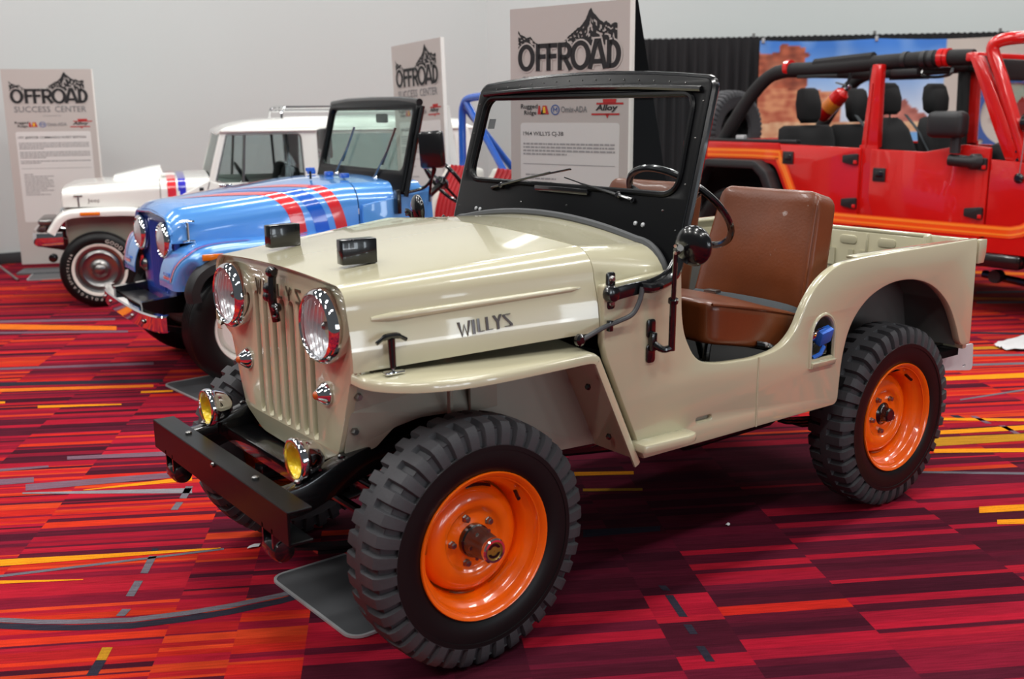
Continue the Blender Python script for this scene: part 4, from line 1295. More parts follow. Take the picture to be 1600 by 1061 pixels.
    MB().prism([(0.60, 0), (0.692, 0), (0.700, 0.022), (0.60, 0.03)], lambda a, b, h: (fx0 - 0.006 + h, a, fz0 + b - 0.004), fx1 - fx0 + 0.012).build('recess_sill', CREAM, rt, bevel=0.003)
    fl = MB().lathe([(0.034, -0.04), (0.036, 0.03)], (-1.510, 0.60, 0.712), (Vector((1, 0, 0)), Vector((0, 0.5, 0.86)), Vector((0, 0.86, 0.5)).normalized()), 20).build('filler_neck', BLACK, rt)
    MB().lathe([(0.030, -0.03), (0.045, -0.014), (0.046, 0.018), (0.040, 0.028), (0.02, 0.032)], (-1.513, 0.645, 0.762), (Vector((1, 0, 0)), Vector((0, 0.5, 0.86)), Vector((0.0, 0.80, 0.42)).normalized()), 28).build('filler_cap', CHROME, fl)
    MB().box((-1.535, 0.672, 0.775), (0.062, 0.034, 0.062), Matrix.Rotation(radians(-24), 3, 'X') @ Matrix.Rotation(radians(14), 3, 'Y'), bevel=0.006).build('tape_wrap', BLUE_TAPE, fl)
    MB().tube([(-1.535, 0.675, 0.735), (-1.51, 0.68, 0.712), (-1.475, 0.672, 0.700)], 0.008, 8).build('tape_tail', BLUE_TAPE, fl)

    # ---- tub inside
    MB().box((-1.62, 0, 0.565), (1.80, 1.29, 0.03)).build('tub_floor', BLACK_MATT, rt)
    for s in (1, -1):
        wh = [(-1.60, 0.52), (-1.62, 0.70), (-1.70, 0.86), (-1.80, 0.955), (-2.30, 0.955), (-2.42, 0.80), (-2.47, 0.60)]
        MB().loft([[(x, s * 0.655, z) for x, z in wh], [(x, s * 0.425, z) for x, z in wh]]).build('wheel_house', ARCH_SHADED, rt)
        MB().prism(wh, lambda a, b, h, s=s: (a, s * (0.415 + h), b), 0.01).build('wheel_house', ARCH_SHADED, rt)
        MB().box((-2.12, s * 0.640, 1.043), (0.80, 0.05, 0.012), bevel=0.005).build('tub_rail', CREAM, rt)
    MB().box((-0.785, 0, 0.93), (0.03, 1.24, 0.34), bevel=0.008).build('dashboard', BLACK_SATIN, rt)
    MB().box((-0.55, 0, 0.80), (0.03, 0.86, 0.50)).build('firewall', BLACK_MATT, rt)
    # tail panel: corner posts and gate with pressed ribs
    for s in (1, -1):
        MB().box((-2.523, s * 0.57, 0.815), (0.03, 0.20, 0.47), bevel=0.006).build('corner_panel', CREAM, rt)
        MB().box((-2.50, s * 0.475, 0.83), (0.05, 0.02, 0.44), bevel=0.006).build('gate_post', CREAM, rt)
        MB().prism([(0, 0), (0.045, 0), (0.058, 0.045), (0.058, 0.10), (0, 0.10)], lambda a, b, h, s=s: (-2.545 - a, s * (0.655 + h * 0.03), 0.945 + b), 1.0).build('tail_hook', CREAM, rt, bevel=0.004)
    gate = MB().box((-2.525, 0, 0.80), (0.022, 0.93, 0.47), bevel=0.006).build('tailgate', CREAM, rt)
    for y in (-0.33, -0.13, 0.07, 0.27):
        r4 = rrect(y - 0.045, 0.975, y + 0.045, 1.015, 0.016)
        MB().prism(r4, lambda a, b, h: (-2.516 + h, a, b), 0.008).build('pressed_rib', CREAM, gate, bevel=0.003)
    for y in (-0.23, -0.03, 0.17):
        MB().box((-2.512, y, 0.985), (0.008, 0.012, 0.09), bevel=0.003).build('pressed_rib', CREAM, gate)
    mb = MB()
    willys_letters(mb, lambda a, b, h: (-2.512 + h, 0.32 - 0.62 * a, 0.865 + 0.085 * b), 0.002, 0.04)
    mb.build('pressed_letters', CREAM, gate, solid=0.006, smooth=20)
    MB().box((-2.53, 0, 1.043), (0.03, 0.94, 0.018), bevel=0.007).build('gate_rail', CREAM, gate)
    # grey sheet hanging under the tail, with dark cross tube
    plate('tail_sheet', [rpoly([(-2.35, 0.565, 0), (-2.715, 0.565, 0.01), (-2.728, 0.440, 0.03), (-2.40, 0.490, 0.02)]), rrect(-2.665, 0.468, -2.64, 0.478, 0.004)], side(0.60), 0.006, GREY_W, rt)
    MB().box((-2.47, 0, 0.575), (0.16, 1.16, 0.045), bevel=0.006).build('rear_crossmember', BLACK, rt)

    # ---- windscreen
    up = Vector((-0.28, 0, 1)).normalized()
    nr = Vector((1, 0, 0.28)).normalized()
    WO = Vector((-0.795, 0, 1.11))

    def wf(a, b, h):
        p = WO + up * b + nr * h
        return (p.x, a, p.z)
    H = 0.625
    top = [(0.64 * cos(0) * 0 + y, H - 0.030 * (y / 0.60) ** 2 - (0.0 if abs(y) < 0.57 else 0)) for y in (0.56, 0.45, 0.3, 0.15, 0, -0.15, -0.3, -0.45, -0.56)]
    fo = rpoly([(0.640, -0.02, 0.02), (0.640, 0.20, 0), (0.632, 0.592, 0.05)] + [(a, b, 0) for a, b in top] + [(-0.632, 0.592, 0.05), (-0.640, 0.20, 0), (-0.640, -0.02, 0.02)], 6)
    hole = rpoly([(0.590, 0.212, 0.075), (0.573, 0.545, 0.055), (-0.573, 0.545, 0.055), (-0.590, 0.212, 0.075)], 7)
    plate('windscreen_frame', [fo, hole], wf, 0.030, BLACK_SATIN, rt, bevel=0.006)
    MB().tube([wf(a, b, 0.014) for a, b in hole], 0.011, 8, closed=True).build('glass_seal', BLACK_SATIN, rt)
    plate('windscreen_glass', [hole], wf, 0.004, GLASS, rt)
    # raised outer flange and rain rail
    MB().tube([wf(a, b, -0.004) for a, b in fo[3:-3]], 0.015, 8).build('frame_flange', BLACK, rt)
    MB().tube([wf(y, 0.562 - 0.018 * (y / 0.6) ** 2 + 0.012, 0.022) for y in (0.60, 0.58, 0.3, 0.0, -0.3, -0.57, -0.585)], 0.010, 8).build('rain_rail', BLACK, rt)
    # lower edge seal that follows the cowl
    last = ringc[-1]
    pts = [(p[0] + 0.012, p[1] * 0.985, p[2] + 0.006) for p in last if p[2] > 1.035]
    MB().tube(catmull(pts, 2), 0.0155, 8).build('cowl_seal', SEALR, rt)
    # rivets and screws
    for y, b in ((-0.49, 0.095), (-0.462, 0.093), (0.430, 0.108), (0.466, 0.106)):
        MB().lathe([(0.0085, 0), (0.0075, 0.004), (0.002, 0.006)], wf(y, b, 0.015), (Vector((0, 1, 0)), up, nr), 10).build('frame_screw', PLATE_E, rt)
    for y, b in ((-0.21, 0.14), (0.06, 0.145), (0.54, 0.16)):
        MB().lathe([(0.0045, 0), (0.003, 0.003)], wf(y, b, 0.015), (Vector((0, 1, 0)), up, nr), 8).build('frame_rivet', CHROME_D, rt)
    for k in range(15):
        MB().lathe([(0.003, 0), (0.002, 0.003)], wf(-0.52 + k * 0.0743, 0.603 - 0.030 * ((-0.52 + k * 0.0743) / 0.6) ** 2, 0.015), (Vector((0, 1, 0)), up, nr), 6).build('frame_rivet', CHROME_D, rt)
    for s in (1, -1):
        for b in (0.1, 0.25, 0.40, 0.52):
            MB().lathe([(0.003, 0), (0.002, 0.003)], wf(s * 0.614, b, 0.015), (Vector((0, 1, 0)), up, nr), 6).build('frame_rivet', CHROME_D, rt)
    # wipers
    for y0, y1, b0, b1, yb in ((-0.34, -0.06, 0.195, 0.258, -0.40), (0.33, 0.12, 0.196, 0.226, 0.40)):
        w = MB().tube([wf(yb, b0 - 0.012, 0.026), wf(y0, b0, 0.030), wf(y1, b1, 0.026)], [0.006, 0.006, 0.003], 8).build('wiper_arm', BLACK, rt)
        MB().lathe([(0.013, 0), (0.013, 0.018), (0.008, 0.024)], wf(y0, b0, 0.012), (Vector((0, 1, 0)), up, nr), 14).build('wiper_pivot', BLACK, w)
        MB().lathe([(0.010, 0), (0.010, 0.012)], wf(yb, b0 - 0.012, 0.014), (Vector((0, 1, 0)), up, nr), 12).build('wiper_pivot', BLACK, w)
        d = 0.055 if y0 < 0 else 0.05
        MB().strip([wf(y1 + (-0.12 if y0 < 0 else 0.13), b1 - 0.022, 0.016), wf(y1 + (0.10 if y0 < 0 else -0.10), b1 + 0.018, 0.016)], 0.004, 0.010, nr).build('wiper_blade', BLACK, w)
    MB().box(wf(0.02, 0.198, 0.02), (0.02, 0.30, 0.022), bevel=0.004).build('wiper_link', BLACK, rt)
    MB().prism([(-0.555, 0.425), (-0.512, 0.425), (-0.512, 0.465), (-0.555, 0.465)], lambda a, b, h: wf(a, b, h - 0.007), 0.002).build('glass_sticker', INK_G, rt)

    # ---- hinge arms, mirrors
    for s in (1, -1):
        MB().prism(rrect(-0.488, 1.005, -0.455, 1.118, 0.010), lambda a, b, h, s=s: (a, s * (0.674 + h), b), 0.010).build('hinge_plate', BLACK, rt, bevel=0.003)
        for z in (1.098, 1.025):
            MB().lathe([(0.011, 0), (0.010, 0.006), (0.006, 0.010)], (-0.472, s * 0.684, z), (Vector((1, 0, 0)), Vector((0, 0, 1)), Vector((0, s, 0))), 8).build('hinge_bolt', CHROME_D, rt)
        MB().lathe([(0.026, 0), (0.028, 0.010), (0.022, 0.026), (0.010, 0.030)], (-0.462, s * 0.684, 1.055), (Vector((1, 0, 0)), Vector((0, 0, 1)), Vector((0, s, 0))), 16).build('hinge_pivot', BLACK, rt)
        arm = catmull([(-0.455, s * 0.700, 1.052), (-0.53, s * 0.706, 1.062), (-0.61, s * 0.704, 1.066), (-0.69, s * 0.690, 1.080), (-0.745, s * 0.672, 1.110), (-0.79, s * 0.648, 1.150)], 4)
        MB().strip(arm, 0.012, 0.040, (0, 0, 1)).build('hinge_arm', BLACK, rt, bevel=0.004)
        MB().tube(catmull([(-0.56, s * 0.714, 1.066), (-0.62, s * 0.716, 1.060), (-0.72, s * 0.700, 1.085), (-0.78, s * 0.672, 1.16)], 4), 0.016, 10).build('arm_sleeve', BLACK, rt)
        # mirror bracket on the body and adjustable arm
        for z in (0.925, 0.845):
            MB().prism(rrect(-0.656, z - 0.030, -0.620, z + 0.030, 0.012), lambda a, b, h, s=s: (a, s * (0.682 + h), b), 0.007).build('mirror_bracket', BLACK, rt, bevel=0.002)
        MB().box((-0.638, s * 0.694, 0.885), (0.024, 0.022, 0.06), bevel=0.006).build('mirror_bracket', BLACK, rt)
        MB().tube(catmull([(-0.638, s * 0.70, 0.878), (-0.655, s * 0.722, 0.862), (-0.680, s * 0.735, 0.866)], 4), 0.011, 10).build('mirror_arm', BLACK, rt)
        MB().tube([(-0.680, s * 0.735, 0.858), (-0.672, s * 0.745, 1.02)], 0.011, 10).build('mirror_arm', BLACK, rt)
        MB().tube([(-0.674, s * 0.742, 1.01), (-0.672, s * 0.745, 1.022)], 0.016, 12).build('arm_collar', BLACK, rt)
        MB().tube([(-0.672, s * 0.745, 1.02), (-0.662, s * 0.760, 1.180)], 0.0075, 8).build('mirror_arm', BLACK, rt)
        dirv = Vector((0.97, s * 0.20, -0.05)).normalized()
        e1 = dirv.orthogonal().normalized()
        e2 = dirv.cross(e1)
        cen = Vector((-0.705, s * 0.785, 1.186))
        MB().lathe([(0.056, -0.016), (0.062, -0.013), (0.063, -0.006), (0.060, 0.001), (0.048, 0.010), (0.030, 0.016), (0.010, 0.019), (0.001, 0.0195)], cen, (e1, e2, dirv), 36, caps=False).build('mirror_shell', BLACK, rt, smooth=70)
        MB().lathe([(0.057, -0.015), (0.001, -0.012)], cen, (e1, e2, dirv), 36, caps=False).build('mirror_glass', CHROME, rt)
        MB().tube([(-0.664, s * 0.762, 1.17), tuple(cen + dirv * 0.03 + Vector((0.02, -0.008 * s, 0)))], 0.012, 8).build('mirror_clamp', BLACK, rt)
        for dz in (0.012, -0.008):
            MB().lathe([(0.006, 0), (0.006, 0.008)], (-0.652, s * 0.772, 1.178 + dz), (e1, e2, dirv), 6).build('clamp_screw', CHROME, rt)
    # cable from the arm into the cowl side
    MB().tube(catmull([(-0.562, 0.722, 1.068), (-0.553, 0.722, 1.03), (-0.528, 0.718, 0.99), (-0.485, 0.708, 0.973), (-0.425, 0.700, 0.958), (-0.352, 0.694, 0.932)], 5), 0.0075, 8).build('wiper_hose', SEALR, rt)
    MB().lathe([(0.018, -0.006), (0.018, 0.006), (0.010, 0.012)], (-0.345, 0.688, 0.930), 'y', 14).build('hose_grommet', BLACK, rt)
    MB().box((-0.452, 0.700, 0.960), (0.016, 0.016, 0.034), bevel=0.003).build('hose_clip', BLACK, rt)

    # ---- steering wheel
    cst = Vector((-1.12, 0.33, 1.245))
    ax = Vector((-0.70, 0, 0.714)).normalized()
    e1 = Vector((0, 1, 0))
    e2 = ax.cross(e1).normalized()
    ring = [tuple(cst + (e1 * cos(2 * pi * k / 48) + e2 * sin(2 * pi * k / 48)) * 0.208) for k in range(48)]
    sw = MB().tube(ring, 0.0125, 10, closed=True).build('steering_wheel', BLACK, rt)
    for a in (90, 210, 330):
        w = radians(a)
        MB().tube([tuple(cst - ax * 0.03), tuple(cst + (e1 * cos(w) + e2 * sin(w)) * 0.205)], 0.008, 8).build('spoke', BLACK, sw)
    MB().lathe([(0.036, -0.05), (0.036, -0.02), (0.026, -0.012), (0.01, -0.008)], cst, (e1, e2, ax), 20).build('horn_hub', BLACK, sw)
    MB().tube([tuple(cst - ax * 0.04), tuple(cst - ax * 0.42)], 0.019, 12).build('steering_column', BLACK, rt)
    MB().tube([(-1.05, 0.02, 0.58), (-1.06, 0.04, 0.83)], 0.009, 8).build('gear_lever', BLACK, rt)
    MB().lathe([(0.006, -0.02), (0.022, -0.01), (0.022, 0.01), (0.006, 0.02)], (-1.06, 0.04, 0.845), 'z', 14).build('lever_knob', BLACK, rt)

    # ---- seats: soft boxes lofted in slices
    def pad(name, quad_f, n=9, m=9, puff=0.02, mat=LEATHER):
        """quad_f(u,v,w) u,v in 0..1 across the face, w 0..1 through the thickness"""
        mb = MB()
        bm = bmesh.new()
        bmesh.ops.create_cube(bm, size=1)
        bmesh.ops.bevel(bm, geom=bm.edges[:], offset=0.10, segments=4, profile=0.5, affect='EDGES')
        bmesh.ops.subdivide_edges(bm, edges=[e for e in bm.edges if e.calc_length() > 0.3], cuts=7, use_grid_fill=True)
        out = []
        for v in bm.verts:
            u, w_, t = v.co.x + 0.5, v.co.y + 0.5, v.co.z + 0.5
            p = quad_f(u, w_, t)
            b = puff * (1 - (2 * u - 1) ** 2) * (1 - (2 * w_ - 1) ** 2)
            c = noise.noise(Vector((u * 3.1, w_ * 3.3, t + len(name)))) * 0.005
            out.append(p(b + c))
        bm.verts.index_update()
        mb.add(out, [[v.index for v in f.verts] for f in bm.faces])
        bm.free()
        return mb.build(name, mat, rt, smooth=60)

    def seat(yc, right):
        s_lo, s_hi = yc - 0.285, yc + 0.285

        def back(u, v, t):
            half_ = 0.285 - 0.048 * v
            y = yc + 0.0 + (u - 0.5) * 2 * half_ * (1.0 if v < 0.85 else 1.0)
            x = -1.490 - 0.125 * v
            z = 0.815 + 0.475 * v
            nx, nz = 0.966, 0.26
            th = 0.115

            def f(b):
                o = (t - 1) * th + b * (1 if t > 0.5 else -0.3)
                return (x + nx * o, y, z + nz * o)
            return f

        def cush(u, v, t):
            y = yc + (u - 0.5) * 0.57
            x = -0.99 - 0.505 * v
            z = 0.955 - 0.100 * v
            th = 0.150

            def f(b):
                o = (t - 1) * th + b * (1 if t > 0.5 else 0)
                return (x, y, z + o)
            return f
        pad('seat_back', back)
        pad('seat_cushion', cush)
        # piping along the cushion and back edge
        pp = [(-1.0, yc + 0.283, 0.945), (-1.25, yc + 0.286, 0.90), (-1.47, yc + 0.285, 0.850)]
        MB().tube(catmull(pp, 4), 0.005, 6).build('seat_piping', LEATHER, rt)
        bk = [(-1.492 + 0.0, yc + 0.272, 0.85), (-1.55, yc + 0.25, 1.06), (-1.598, yc + 0.236, 1.24)]
        MB().tube(catmull(bk, 4), 0.005, 6).build('seat_piping', LEATHER, rt)
        # seat frame
        for y in (s_lo + 0.04, s_hi - 0.05):
            MB().tube(catmull([(-1.02, y, 0.585), (-1.04, y, 0.80), (-1.10, y, 0.80), (-1.46, y, 0.70), (-1.54, y, 0.585)], 5), 0.013, 8).build('seat_frame', BLACK, rt)
        # lap belt across the join
        MB().strip(catmull([(-1.455, s_lo + 0.05, 0.872), (-1.45, yc, 0.880), (-1.455, s_hi - 0.06, 0.872), (-1.475, s_hi + 0.005, 0.845), (-1.50, s_hi + 0.02, 0.78), (-1.50, s_hi + 0.015, 0.66)], 4), 0.048, 0.004, (0.3, 0, 1)).build('lap_belt', BELT, rt)
        MB().box((-1.425, yc - 0.10, 0.893), (0.036, 0.06, 0.014), bevel=0.004).build('belt_buckle', CHROME_D, rt)
    seat(0.325, True)
    seat(-0.345, False)
    MB().tube(catmull([(-1.235, 0.61, 0.775), (-1.27, 0.635, 0.765), (-1.31, 0.64, 0.73), (-1.34, 0.63, 0.60)], 4), 0.013, 8).build('seat_lever', BLACK, rt)
    for x in (-1.255, -1.31):
        bolt((x, 0.64, 0.768 + (-1.255 - x) * -0.2), 0.009, 'z', 0.010).build('sill_bolt', CHROME_D, rt)

    # ---- chassis
    for s in (1, -1):
        rail = catmull([(0.50, s * 0.36, 0.515), (0.40, s * 0.36, 0.525), (0.26, s * 0.355, 0.575), (0.10, s * 0.35, 0.60), (-0.3, s * 0.35, 0.58), (-0.6, s * 0.36, 0.50), (-1.5, s * 0.37, 0.50), (-1.9, s * 0.37, 0.58), (-2.5, s * 0.37, 0.56)], 4)
        fr = MB().strip(rail, 0.055, 0.085, (0, 0, 1)).build('frame_rail', BLACK, rt, bevel=0.005)
        for x, z in ((0.42, 0.568), (0.35, 0.590), (0.28, 0.613)):
            MB().lathe([(0.011, 0), (0.011, 0.006), (0.006, 0.010)], (x, s * 0.36, z), 'z', 8).build('rail_bolt', BLACK if x != 0.42 else CHROME_D, fr)
        # leaf spring: four stacked leaves between eye and hanger
        for k in range(4):
            l = 0.50 - k * 0.10
            pts = [(x, s * 0.40, 0.335 - 0.012 * k + 0.075 * ((x) / 0.5) ** 2) for x in np.linspace(-l, l, 11)]
            MB().strip(pts, 0.045, 0.009, (0, 0, 1)).build('spring_leaf', BLACK, rt)
            pts = [(-2.032 + x, s * 0.43, 0.335 - 0.012 * k + 0.07 * (x / 0.5) ** 2) for x in np.linspace(-l, l, 11)]
            MB().strip(pts, 0.045, 0.009, (0, 0, 1)).build('spring_leaf', BLACK, rt)
        MB().lathe([(0.012, -0.045), (0.030, -0.042), (0.034, -0.03), (0.034, 0.03), (0.030, 0.042), (0.012, 0.045)], (0.505, s * 0.395, 0.408), 'y', 20).build('spring_eye', BLACK, rt)
        MB().prism(rrect(0.475, 0.395, 0.535, 0.50, 0.02), lambda a, b, h, s=s: (a, s * 0.395 + h - 0.036, b), 0.008).build('shackle_plate', BLACK, rt)
        MB().prism(rrect(0.475, 0.395, 0.535, 0.50, 0.02), lambda a, b, h, s=s: (a, s * 0.395 + h + 0.028, b), 0.008).build('shackle_plate', BLACK, rt)
        MB().box((0.20, s * 0.395, 0.348), (0.05, 0.06, 0.04), bevel=0.004).build('spring_clip', BLACK, rt)
        # shock absorber
        MB().tube([(0.05, s * 0.44, 0.30), (0.02, s * 0.42, 0.62)], 0.024, 12).build('shock_absorber', BLACK, rt)
        # fog lamp with bracket
        fl = MB().lathe([(0.010, -0.075), (0.030, -0.070), (0.046, -0.050), (0.055, -0.020), (0.0575, -0.006), (0.063, -0.004), (0.064, 0.010), (0.060, 0.016), (0.055, 0.016), (0.054, 0.010)], (0.405, s * 0.336, 0.628), 'x', 36, caps=False).build('fog_lamp', CHROME, rt, smooth=60)
        MB().lathe([(0.055, 0.010), (0.046, -0.008), (0.028, -0.020), (0.001, -0.025)], (0.405, s * 0.336, 0.628), 'x', 32, caps=False).build('fog_reflector', YBOWL, fl, smooth=80)
        MB().lathe([(0.055, 0.011), (0.048, 0.020), (0.030, 0.028), (0.001, 0.032)], (0.405, s * 0.336, 0.628), 'x', 32, caps=False).build('fog_lens', LENS_GLASS, fl, smooth=80)
        MB().tube([(0.375, s * 0.336, 0.57), (0.375, s * 0.336, 0.535)], 0.010, 8).build('fog_stem', BLACK, fl)
    # front bumper: open channel
    ch = [(0.535, 0.463), (0.535, 0.562), (0.462, 0.562), (0.462, 0.554), (0.527, 0.554), (0.527, 0.471), (0.462, 0.471), (0.462, 0.463)]
    bpn_ = MB().prism(ch, lambda a, b, h: (a, -0.535 + h, b), 1.07).build('front_bumper', BLACK_SATIN, rt, bevel=0.002, seg=1)
    for y in (-0.30, 0.24):
        MB().lathe([(0.011, 0), (0.011, 0.006), (0.006, 0.009)], (0.495, y, 0.562), 'z', 8).build('bumper_bolt', CHROME_D, bpn_)
    MB().lathe([(0.008, 0), (0.008, 0.006), (0.004, 0.009)], (0.536, 0.02, 0.552), 'x', 8).build('bumper_bolt', CHROME_D, bpn_)
    MB().box((0.30, 0, 0.52), (0.10, 0.70, 0.05), bevel=0.006).build('front_crossmember', BLACK, rt)
    # axles with differentials, steering rod, exhaust and gearbox
    MB().tube([(0, -0.60, 0.37), (0, 0.60, 0.37)], 0.042, 14).build('front_axle', BLACK, rt)
    MB().lathe([(0.02, -0.13), (0.09, -0.11), (0.125, -0.03), (0.125, 0.03), (0.09, 0.11), (0.02, 0.13)], (0, -0.20, 0.37), 'x', 22).build('front_differential', BLACK, rt)
    MB().tube([(0.14, -0.55, 0.36), (0.14, 0.55, 0.36)], 0.015, 10).build('tie_rod', BLACK, rt)
    MB().tube([(0.10, 0.30, 0.50), (0.16, -0.3, 0.40)], 0.013, 10).build('drag_link', BLACK, rt)
    MB().tube([(-2.032, -0.60, 0.37), (-2.032, 0.60, 0.37)], 0.042, 14).build('rear_axle', BLACK, rt)
    MB().lathe([(0.02, -0.13), (0.09, -0.11), (0.13, -0.03), (0.13, 0.03), (0.09, 0.11), (0.02, 0.13)], (-2.032, -0.1, 0.37), 'x', 22).build('rear_differential', BLACK, rt)
    MB().tube([(-0.9, 0, 0.42), (-2.0, -0.1, 0.38)], 0.03, 10).build('drive_shaft', BLACK, rt)
    MB().box((-0.72, 0.0, 0.44), (0.55, 0.30, 0.24), bevel=0.05).build('gearbox', BLACK_MATT, rt)
    MB().tube(catmull([(-0.45, 0.30, 0.46), (-1.0, 0.42, 0.44), (-1.6, 0.42, 0.46)], 5), 0.03, 10).build('exhaust_pipe', BLACK, rt)
    MB().tube([(-1.05, 0.44, 0.445), (-1.5, 0.44, 0.45)], 0.07, 14).build('muffler', BLACK, rt)
    MB().box((-0.15, 0, 0.74), (0.50, 0.36, 0.36), bevel=0.04).build('engine', BLACK_MATT, rt)

    # ---- wheels
    fwheel = make_willys_wheel(rt, 0.37, 'front')
    place_wheel(fwheel, (0, 0.603, 0.372))
    place_wheel(dup_part(fwheel, rt), (0, -0.603, 0.372), True, 0.4)
    rwheel = make_willys_wheel(rt, 0.37, 'rear')
    place_wheel(rwheel, (-2.032, 0.603, 0.372), False, 0.22)
    place_wheel(dup_part(rwheel, rt), (-2.032, -0.603, 0.372), True, 0.1)
    return rt
willys()

# ================================================================ shared plain road wheel
def road_wheel(parent, R, rim, wd, kind):
    h = wd / 2
    prof = [(rim, -h * 0.7), (rim + 0.02, -h * 0.9), ((rim + R) / 2, -h), (R - 0.035, -h * 0.93), (R - 0.012, -h * 0.80), (R, -h * 0.62)]
    for k in range(5):                                     # circumferential tread grooves
        y = -h * 0.5 + k * h * 0.25
        prof += [(R, y - 0.010), (R - 0.008, y - 0.006), (R - 0.008, y + 0.006), (R, y + 0.010)]
    prof += [(R, h * 0.62), (R - 0.012, h * 0.80), (R - 0.035, h * 0.93), ((rim + R) / 2, h), (rim + 0.02, h * 0.9), (rim, h * 0.7)]
    t = MB().lathe(prof, (0, 0, 0), 'y', 72, caps=False).build('tyre', RUBBER_D, parent, smooth=40)
    if kind == 'white_steel':
        MB().lathe([(rim - 0.004, h * 0.55), (rim + 0.008, h * 0.74), (rim + 0.004, h * 0.80), (rim - 0.010, h * 0.76), (rim - 0.022, h * 0.50), (rim - 0.03, h * 0.1)], (0, 0, 0), 'y', 48, caps=False).build('rim', WHITE, t)
        MB().lathe([(rim - 0.022, h * 0.1), (rim - 0.05, h * 0.42), (rim - 0.085, h * 0.45), (0.085, h * 0.25), (0.055, h * 0.30), (0.001, h * 0.32)], (0, 0, 0), 'y', 48, caps=False).build('wheel_disc', WHITE, t)
        MB().lathe([(0.045, h * 0.25), (0.040, h * 0.75), (0.02, h * 0.8)], (0, 0, 0), 'y', 20).build('hub_cap', CHROME, t)
        for k in range(5):
            w = 2 * pi * k / 5
            MB().lathe([(0.012, 0), (0.010, 0.018)], (0.07 * sin(w), h * 0.27, 0.07 * cos(w)), 'y', 6).build('lug_nut', CHROME_D, t)
    elif kind == 'whitewall':
        MB().lathe([(rim - 0.004, h * 0.80), (rim + 0.004, h * 0.97), (rim + 0.022, h * 1.01), (rim + 0.024, h * 0.98)], (0, 0, 0), 'y', 56, caps=False).build('white_band', WHITE_V, t)
        MB().lathe([(rim, h * 0.72), (rim - 0.006, h * 0.90), (rim - 0.020, h * 0.86), (rim - 0.030, h * 0.62), (rim - 0.045, h * 0.66), (rim - 0.055, h * 0.72), (0.095, h * 0.50), (0.060, h * 0.62), (0.045, h * 0.92), (0.036, h * 1.0), (0.001, h * 1.02)], (0, 0, 0), 'y', 56, caps=False).build('hub_cap', CHROME_D, t, smooth=50)
        for word, a0, hh in (('GOODYEAR', 40, 0.030), ('POLYGLAS', 236, 0.022), ('POLYESTER', 176, 0.018)):
            for i, chh in enumerate(word):
                a = radians(a0 - 0) - radians(9.2 if hh > 0.02 else 6.5) * (i - 3.5) * (1 if 40 < a0 < 60 else 1)
                rr = rim + 0.052
                V, F = text_mesh(chh, None, hh)
                cx = max(p[0] for p in V) / 2
                mb = MB()
                flip = 1
                mb.add([(rr * cos(a) + (p[0] - cx) * sin(a) + (p[1] - hh / 2) * cos(a), h * 1.0, rr * sin(a) - (p[0] - cx) * cos(a) + (p[1] - hh / 2) * sin(a)) for p in V], F)
                # seen from +y the x axis runs to the left: mirror so it reads right
                mb.v = [(-q[0], q[1], q[2]) for q in mb.v]
                mb.build('tyre_letter', WHITE_V, t, smooth=180)
    else:
        MB().lathe([(rim, h * 0.7), (rim - 0.01, h * 0.85), (rim - 0.03, h * 0.6), (0.10, h * 0.5), (0.05, h * 0.62), (0.001, h * 0.64)], (0, 0, 0), 'y', 40, caps=False).build('rim', PLASTIC, t)
        for k in range(5):
            w = 2 * pi * k / 5
            MB().strip([(0.05 * sin(w), h * 0.62, 0.05 * cos(w)), ((rim - 0.02) * sin(w), h * 0.78, (rim - 0.02) * cos(w))], 0.05, 0.02, (0, 1, 0)).build('rim_spoke', PLASTIC, t)
    return t

def lamp(parent, c, r, y, rot=0):
    b = MB().lathe([(r * 0.98, 0.0), (r * 1.03, 0.01), (r, 0.035), (r * 0.86, 0.045), (r * 0.82, 0.036)], c, 'x', 32, caps=False).build('headlamp_bezel', CHROME, parent, smooth=60)
    MB().lathe([(r * 0.83, 0.036), (r * 0.5, 0.055), (0.001, 0.062)], c, 'x', 28, caps=False).build('headlamp_lens', LENS, b, smooth=80)
    return b

